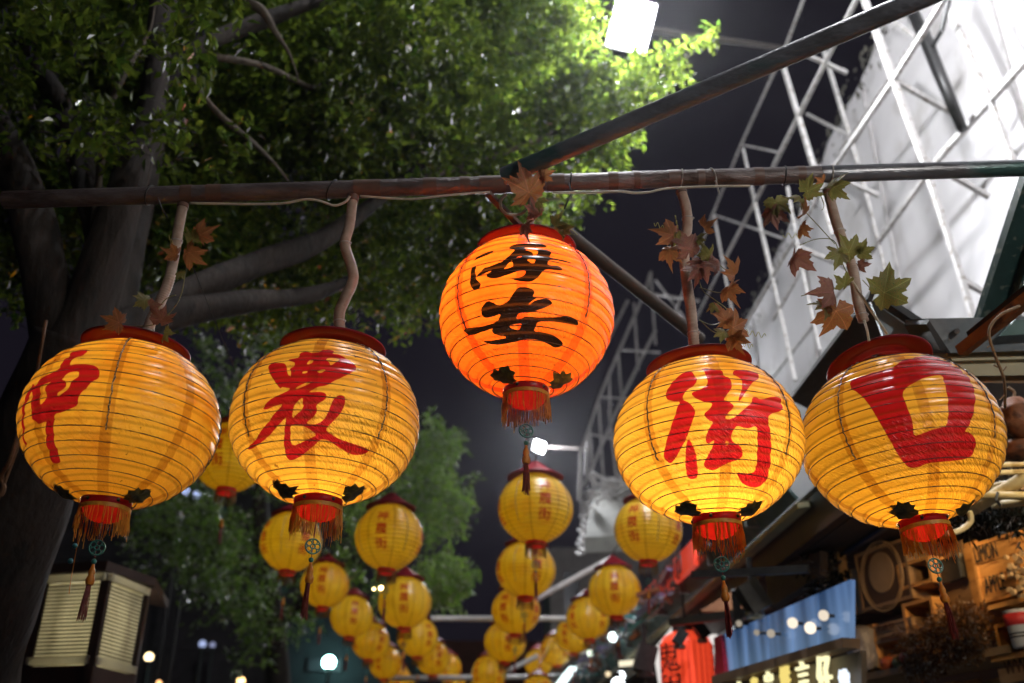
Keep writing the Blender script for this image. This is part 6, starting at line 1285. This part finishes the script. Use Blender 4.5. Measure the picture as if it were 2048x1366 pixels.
# bamboo, twig mass and gourds at the right edge
bm = thing('bamboo_rack', 'bamboo poles lashed beneath the stall roof at the right edge', 'rack', at(1960, 1010, 4.2))
M_bamboo = noise_mat('bamboo', (.52, .40, .20), (.66, .54, .32), 7, .45, c3=(.35, .24, .1), s3=10)
for (x0, y0, x1, y1, w) in ((1945, 1018, 2080, 938, 13), (1900, 990, 2080, 992, 8), (1890, 932, 2080, 928, 5), (1880, 950, 2080, 942, 5), (1960, 975, 2080, 955, 5), (1870, 1000, 1960, 975, 6), (1990, 1010, 2080, 1000, 8)):
    P = [at(x0+(x1-x0)*k/8, y0+(y1-y0)*k/8, 4.2-.3*k/8) for k in range(9)]; r = w/F*4.1
    MB().tube(P, [r*(1.07 if k % 3 == 0 else 1) for k in range(9)], 12).build('bamboo_pole', M_bamboo, bm, True)
P = smoothpath([at(1938, 1022, 4.1), at(1942, 1040, 4.1), at(1930, 1055, 4.1), at(1908, 1065, 4.1), at(1885, 1068, 4.1)], 6)
MB().tube(P, .012, 10).build('bent_cane', M_bamboo, bm, True)
MB().tube([at(1996, 985, 4.0), at(1992, 1000, 3.98), at(2002, 1012, 4.0)], .006, 6).build('lashing', M_dark, bm)
t = thing('dark_sprigs', 'black leafy sprigs hanging below the bamboo', 'plant', at(1980, 1060, 4.4))
leaf_cloud('foliage', [at(x, y, 4.35) for x, y in ((1960, 1018), (2000, 1020), (2040, 1025), (1930, 1025), (1985, 1030), (2020, 1035), (2045, 1045), (1950, 1035), (1905, 1035), (1970, 960), (2010, 955))], [.07]*9+[.05]*2, [120, 140, 160, 90, 60, 50, 60, 30, 40, 20, 20], .06, .012, M_black_leaf, t, 0, 31)
MB().tube([at(1900, 1040, 4.4), at(1980, 1035, 4.4), at(2060, 1030, 4.4)], .008, 6).build('stem', M_dark, t)
M_gourd = noise_mat('rusty_gourd', (.22, .07, .025), (.36, .13, .045), 6, .6, bump=.5, bscale=25, c3=(.06, .03, .02), s3=9)
for (x, y, rx, rz, lb) in ((2035, 835, 34, 44, 'large rusty brown gourd hanging at the right edge, upper'), (2040, 900, 42, 22, 'orange-brown gourd lying under the upper one')):
    c = at(x, y, 3.7); a_ = rx/F*3.7; b_ = rz/F*3.7; t = thing('gourd', lb, 'gourd', c, 'gourds under the stall roof')
    vs = MB()
    vs.lathe([(max(1e-4, a_*math.sin(math.pi*k/14)*(1+.1*math.sin(k*1.7))), -b_*math.cos(math.pi*k/14)) for k in range(15)], 22, c); vs.build('shell', M_gourd, t, True)
    MB().tube(smoothpath([c+np.array([0, 0, b_*.9]), c+np.array([.01, 0, b_*1.25]), c+np.array([-.01, 0, b_*1.5])], 4), .006, 6).build('stalk', M_wood2, t)
t = thing('hanging_vine', 'bare brown vine dangling in front of the cream beam', 'vine', at(2000, 700, 2.9))
MB().tube(smoothpath([at(2040, 612, 2.85), at(1998, 632, 2.85), at(1978, 665, 2.85), at(1990, 710, 2.85), at(2008, 760, 2.88), at(2010, 815, 2.95)], 6), [.0045]*31, 7).build('vine', noise_mat('vine_bark', (.20, .12, .06), (.30, .2, .11), 40, .7), t, True)
for (x, y, dx, dy) in ((1996, 735, -9, -5), (2004, 745, 9, -12), (2009, 790, -10, 10), (1982, 690, -8, 5)): MB().tube([at(x, y, 2.87), at(x+dx, y+dy, 2.87)], .0022, 5).build('twig', M_wood2, t)
# front beam of the nearest stall
t = thing('stall_front_beam', 'grey steel gutter box with a bolt over a cream beam at right', 'beam', at(1950, 670, 3.3))
D = 3.35
quadbox('steel_plate', [(1900, 706, D), (2110, 700, D), (2110, 632, D), (1856, 637, D)], 0, M_galv, t, .20)
quadbox('plate_edge', [(1880, 700, D-.01), (1902, 707, D-.01), (1858, 640, D-.01), (1853, 648, D-.01)], 0, M_dark, t, .19)
MB().tube([at(1914, 662, D-.005), at(1914, 662, D-.03)], .010, 6).build('bolt', M_galv, t)
M_cream = noise_mat('cream_paint', (.50, .46, .30), (.60, .56, .38), 6, .5)
quadbox('cream_beam', [(1905, 752, D+.05), (2110, 750, D+.05), (2110, 700, D+.05), (1893, 706, D+.05)], 0, M_cream, t, .14)
quadbox('cream_lip', [(1905, 722, D+.03), (2110, 716, D+.03), (2110, 708, D+.03), (1900, 713, D+.03)], 0, M_cream, t, .02)
quadbox('brown_board', [(1925, 766, D+.08), (2110, 766, D+.08), (2110, 752, D+.08), (1918, 753, D+.08)], 0, M_wood2, t, .10)
quadbox('dark_lining', [(1930, 1000, D+1.6), (2250, 1000, D+1.6), (2250, 760, D+1.6), (1900, 760, D+1.6)], 0, M_bw, t, .05)
quadbox('teal_glazing', [(2000, 672, D-.05), (2110, 664, D-.05), (2110, 640, D-.05), (2030, 640, D-.05)], 0, M_green, t, .01)
t = thing('orange_angle', 'rusty orange angle iron rising to the right edge', 'angle iron', at(1980, 660, 3.1))
M_oi = noise_mat('orange_rust', (.30, .11, .04), (.42, .18, .07), 9, .6, c3=(.12, .06, .04), s3=14)
MB().bar(at(1922, 702, 3.22), at(2085, 575, 2.95), .035, .035, UPV).build('flange', M_oi, t)
MB().bar(at(1940, 676, 3.24), at(2085, 560, 2.97), .01, .045, UPV).build('top_flange', M_roofd, t)
t = thing('green_brace', 'dark green steel brace leaning to the right edge', 'brace', at(2010, 500, 3.6))
M_dg = noise_mat('dark_green_paint', (.010, .035, .032), (.02, .06, .055), 8, .4, c3=(.16, .18, .14), s3=22)
MB().bar(at(1975, 650, 3.75), at(2100, 270, 3.5), .095, .05, FWD).build('web', M_dg, t)
MB().bar(at(2003, 650, 3.72), at(2128, 270, 3.47), .012, .10, FWD).build('flange', M_dg, t)
t = thing('roof_gusset', 'pale blue steel gusset plate behind the rightmost lantern cap', 'plate', at(1800, 650, 4.0))
quadbox('plate', [(1770, 680, 3.6), (1862, 690, 3.6), (1836, 654, 3.6), (1742, 604, 3.6)], 0, noise_mat('pale_blue_steel', (.30, .38, .42), (.42, .5, .54), 7, .35, metal=.4), t, .02)
MB().bar(at(1752, 592, 3.55), at(1866, 668, 3.55), .035, .03).build('edge_bar', M_dark, t)
t = thing('roof_board', 'weathered dark timber board sloping behind the rightmost lantern', 'board', at(1700, 700, 4.0))
quadbox('board', [(1580, 800, 4.9), (1640, 830, 4.9), (1830, 668, 3.7), (1735, 598, 3.7)], 0, noise_mat('dark_timber', (.03, .027, .022), (.07, .06, .05), 9, .7, bump=.4, stretch=(1, .2, 1)), t, .05)

# warm unseen lamps added to light the shelves and the bamboo
def added_shelf_spot(px, py, d, tx, ty, td, power, label, col=(1.0, .62, .26), ang=60):
    p = at(px, py, d); q = at(tx, ty, td); t = thing('added_shelf_lamp', label, 'spotlight', p, 'added warm lamps over the shelves'); R = np.column_stack([nrm(np.cross(q-p, (0, 0, 1.))), nrm(np.cross(np.cross(q-p, (0, 0, 1.)), q-p)), nrm(q-p)])
    b = MB(); v = nrm(q-p); b.tube([p-v*.14, p-v*.02], [.03, .05], 14, False); b.build('shade', M_dark, t, True)
    l = bpy.data.lights.new('added_shelf_light', 'SPOT'); l.energy = power; l.color = col; l.spot_size = math.radians(ang); l.spot_blend = .6; l.shadow_soft_size = .03
    o = bpy.data.objects.new('added_shelf_light', l); COL.objects.link(o); o.parent = t; o.rotation_euler = Vector(v).to_track_quat('-Z', 'Y').to_euler()
added_shelf_spot(2130, 900, 4.3, 2010, 1150, 5.0, 42, 'added warm spotlight above the branded crate', ang=55)
added_shelf_spot(1900, 990, 4.7, 1850, 1250, 5.3, 14, 'added warm spotlight above the plank panel', ang=75)
added_shelf_spot(2160, 860, 3.6, 2000, 980, 4.1, 16, 'added warm spotlight beside the bamboo rack', (1.0, .82, .5), 70)

# thin volume added to give the lamps a glow
HZ = 1
if HZ:
    m, nt, out = mat('glow_volume')
    pv = N(nt, 'ShaderNodeVolumePrincipled'); pv.inputs['Density'].default_value = .00042; pv.inputs['Anisotropy'].default_value = .88; pv.inputs['Color'].default_value = (.85, .86, .9, 1)
    nt.links.new(pv.outputs[0], out.inputs['Volume'])
    h = MB().box((0, 20, 10), (60, 70, 22.2)).build('glow_haze', m); tag(h, kind='stuff')
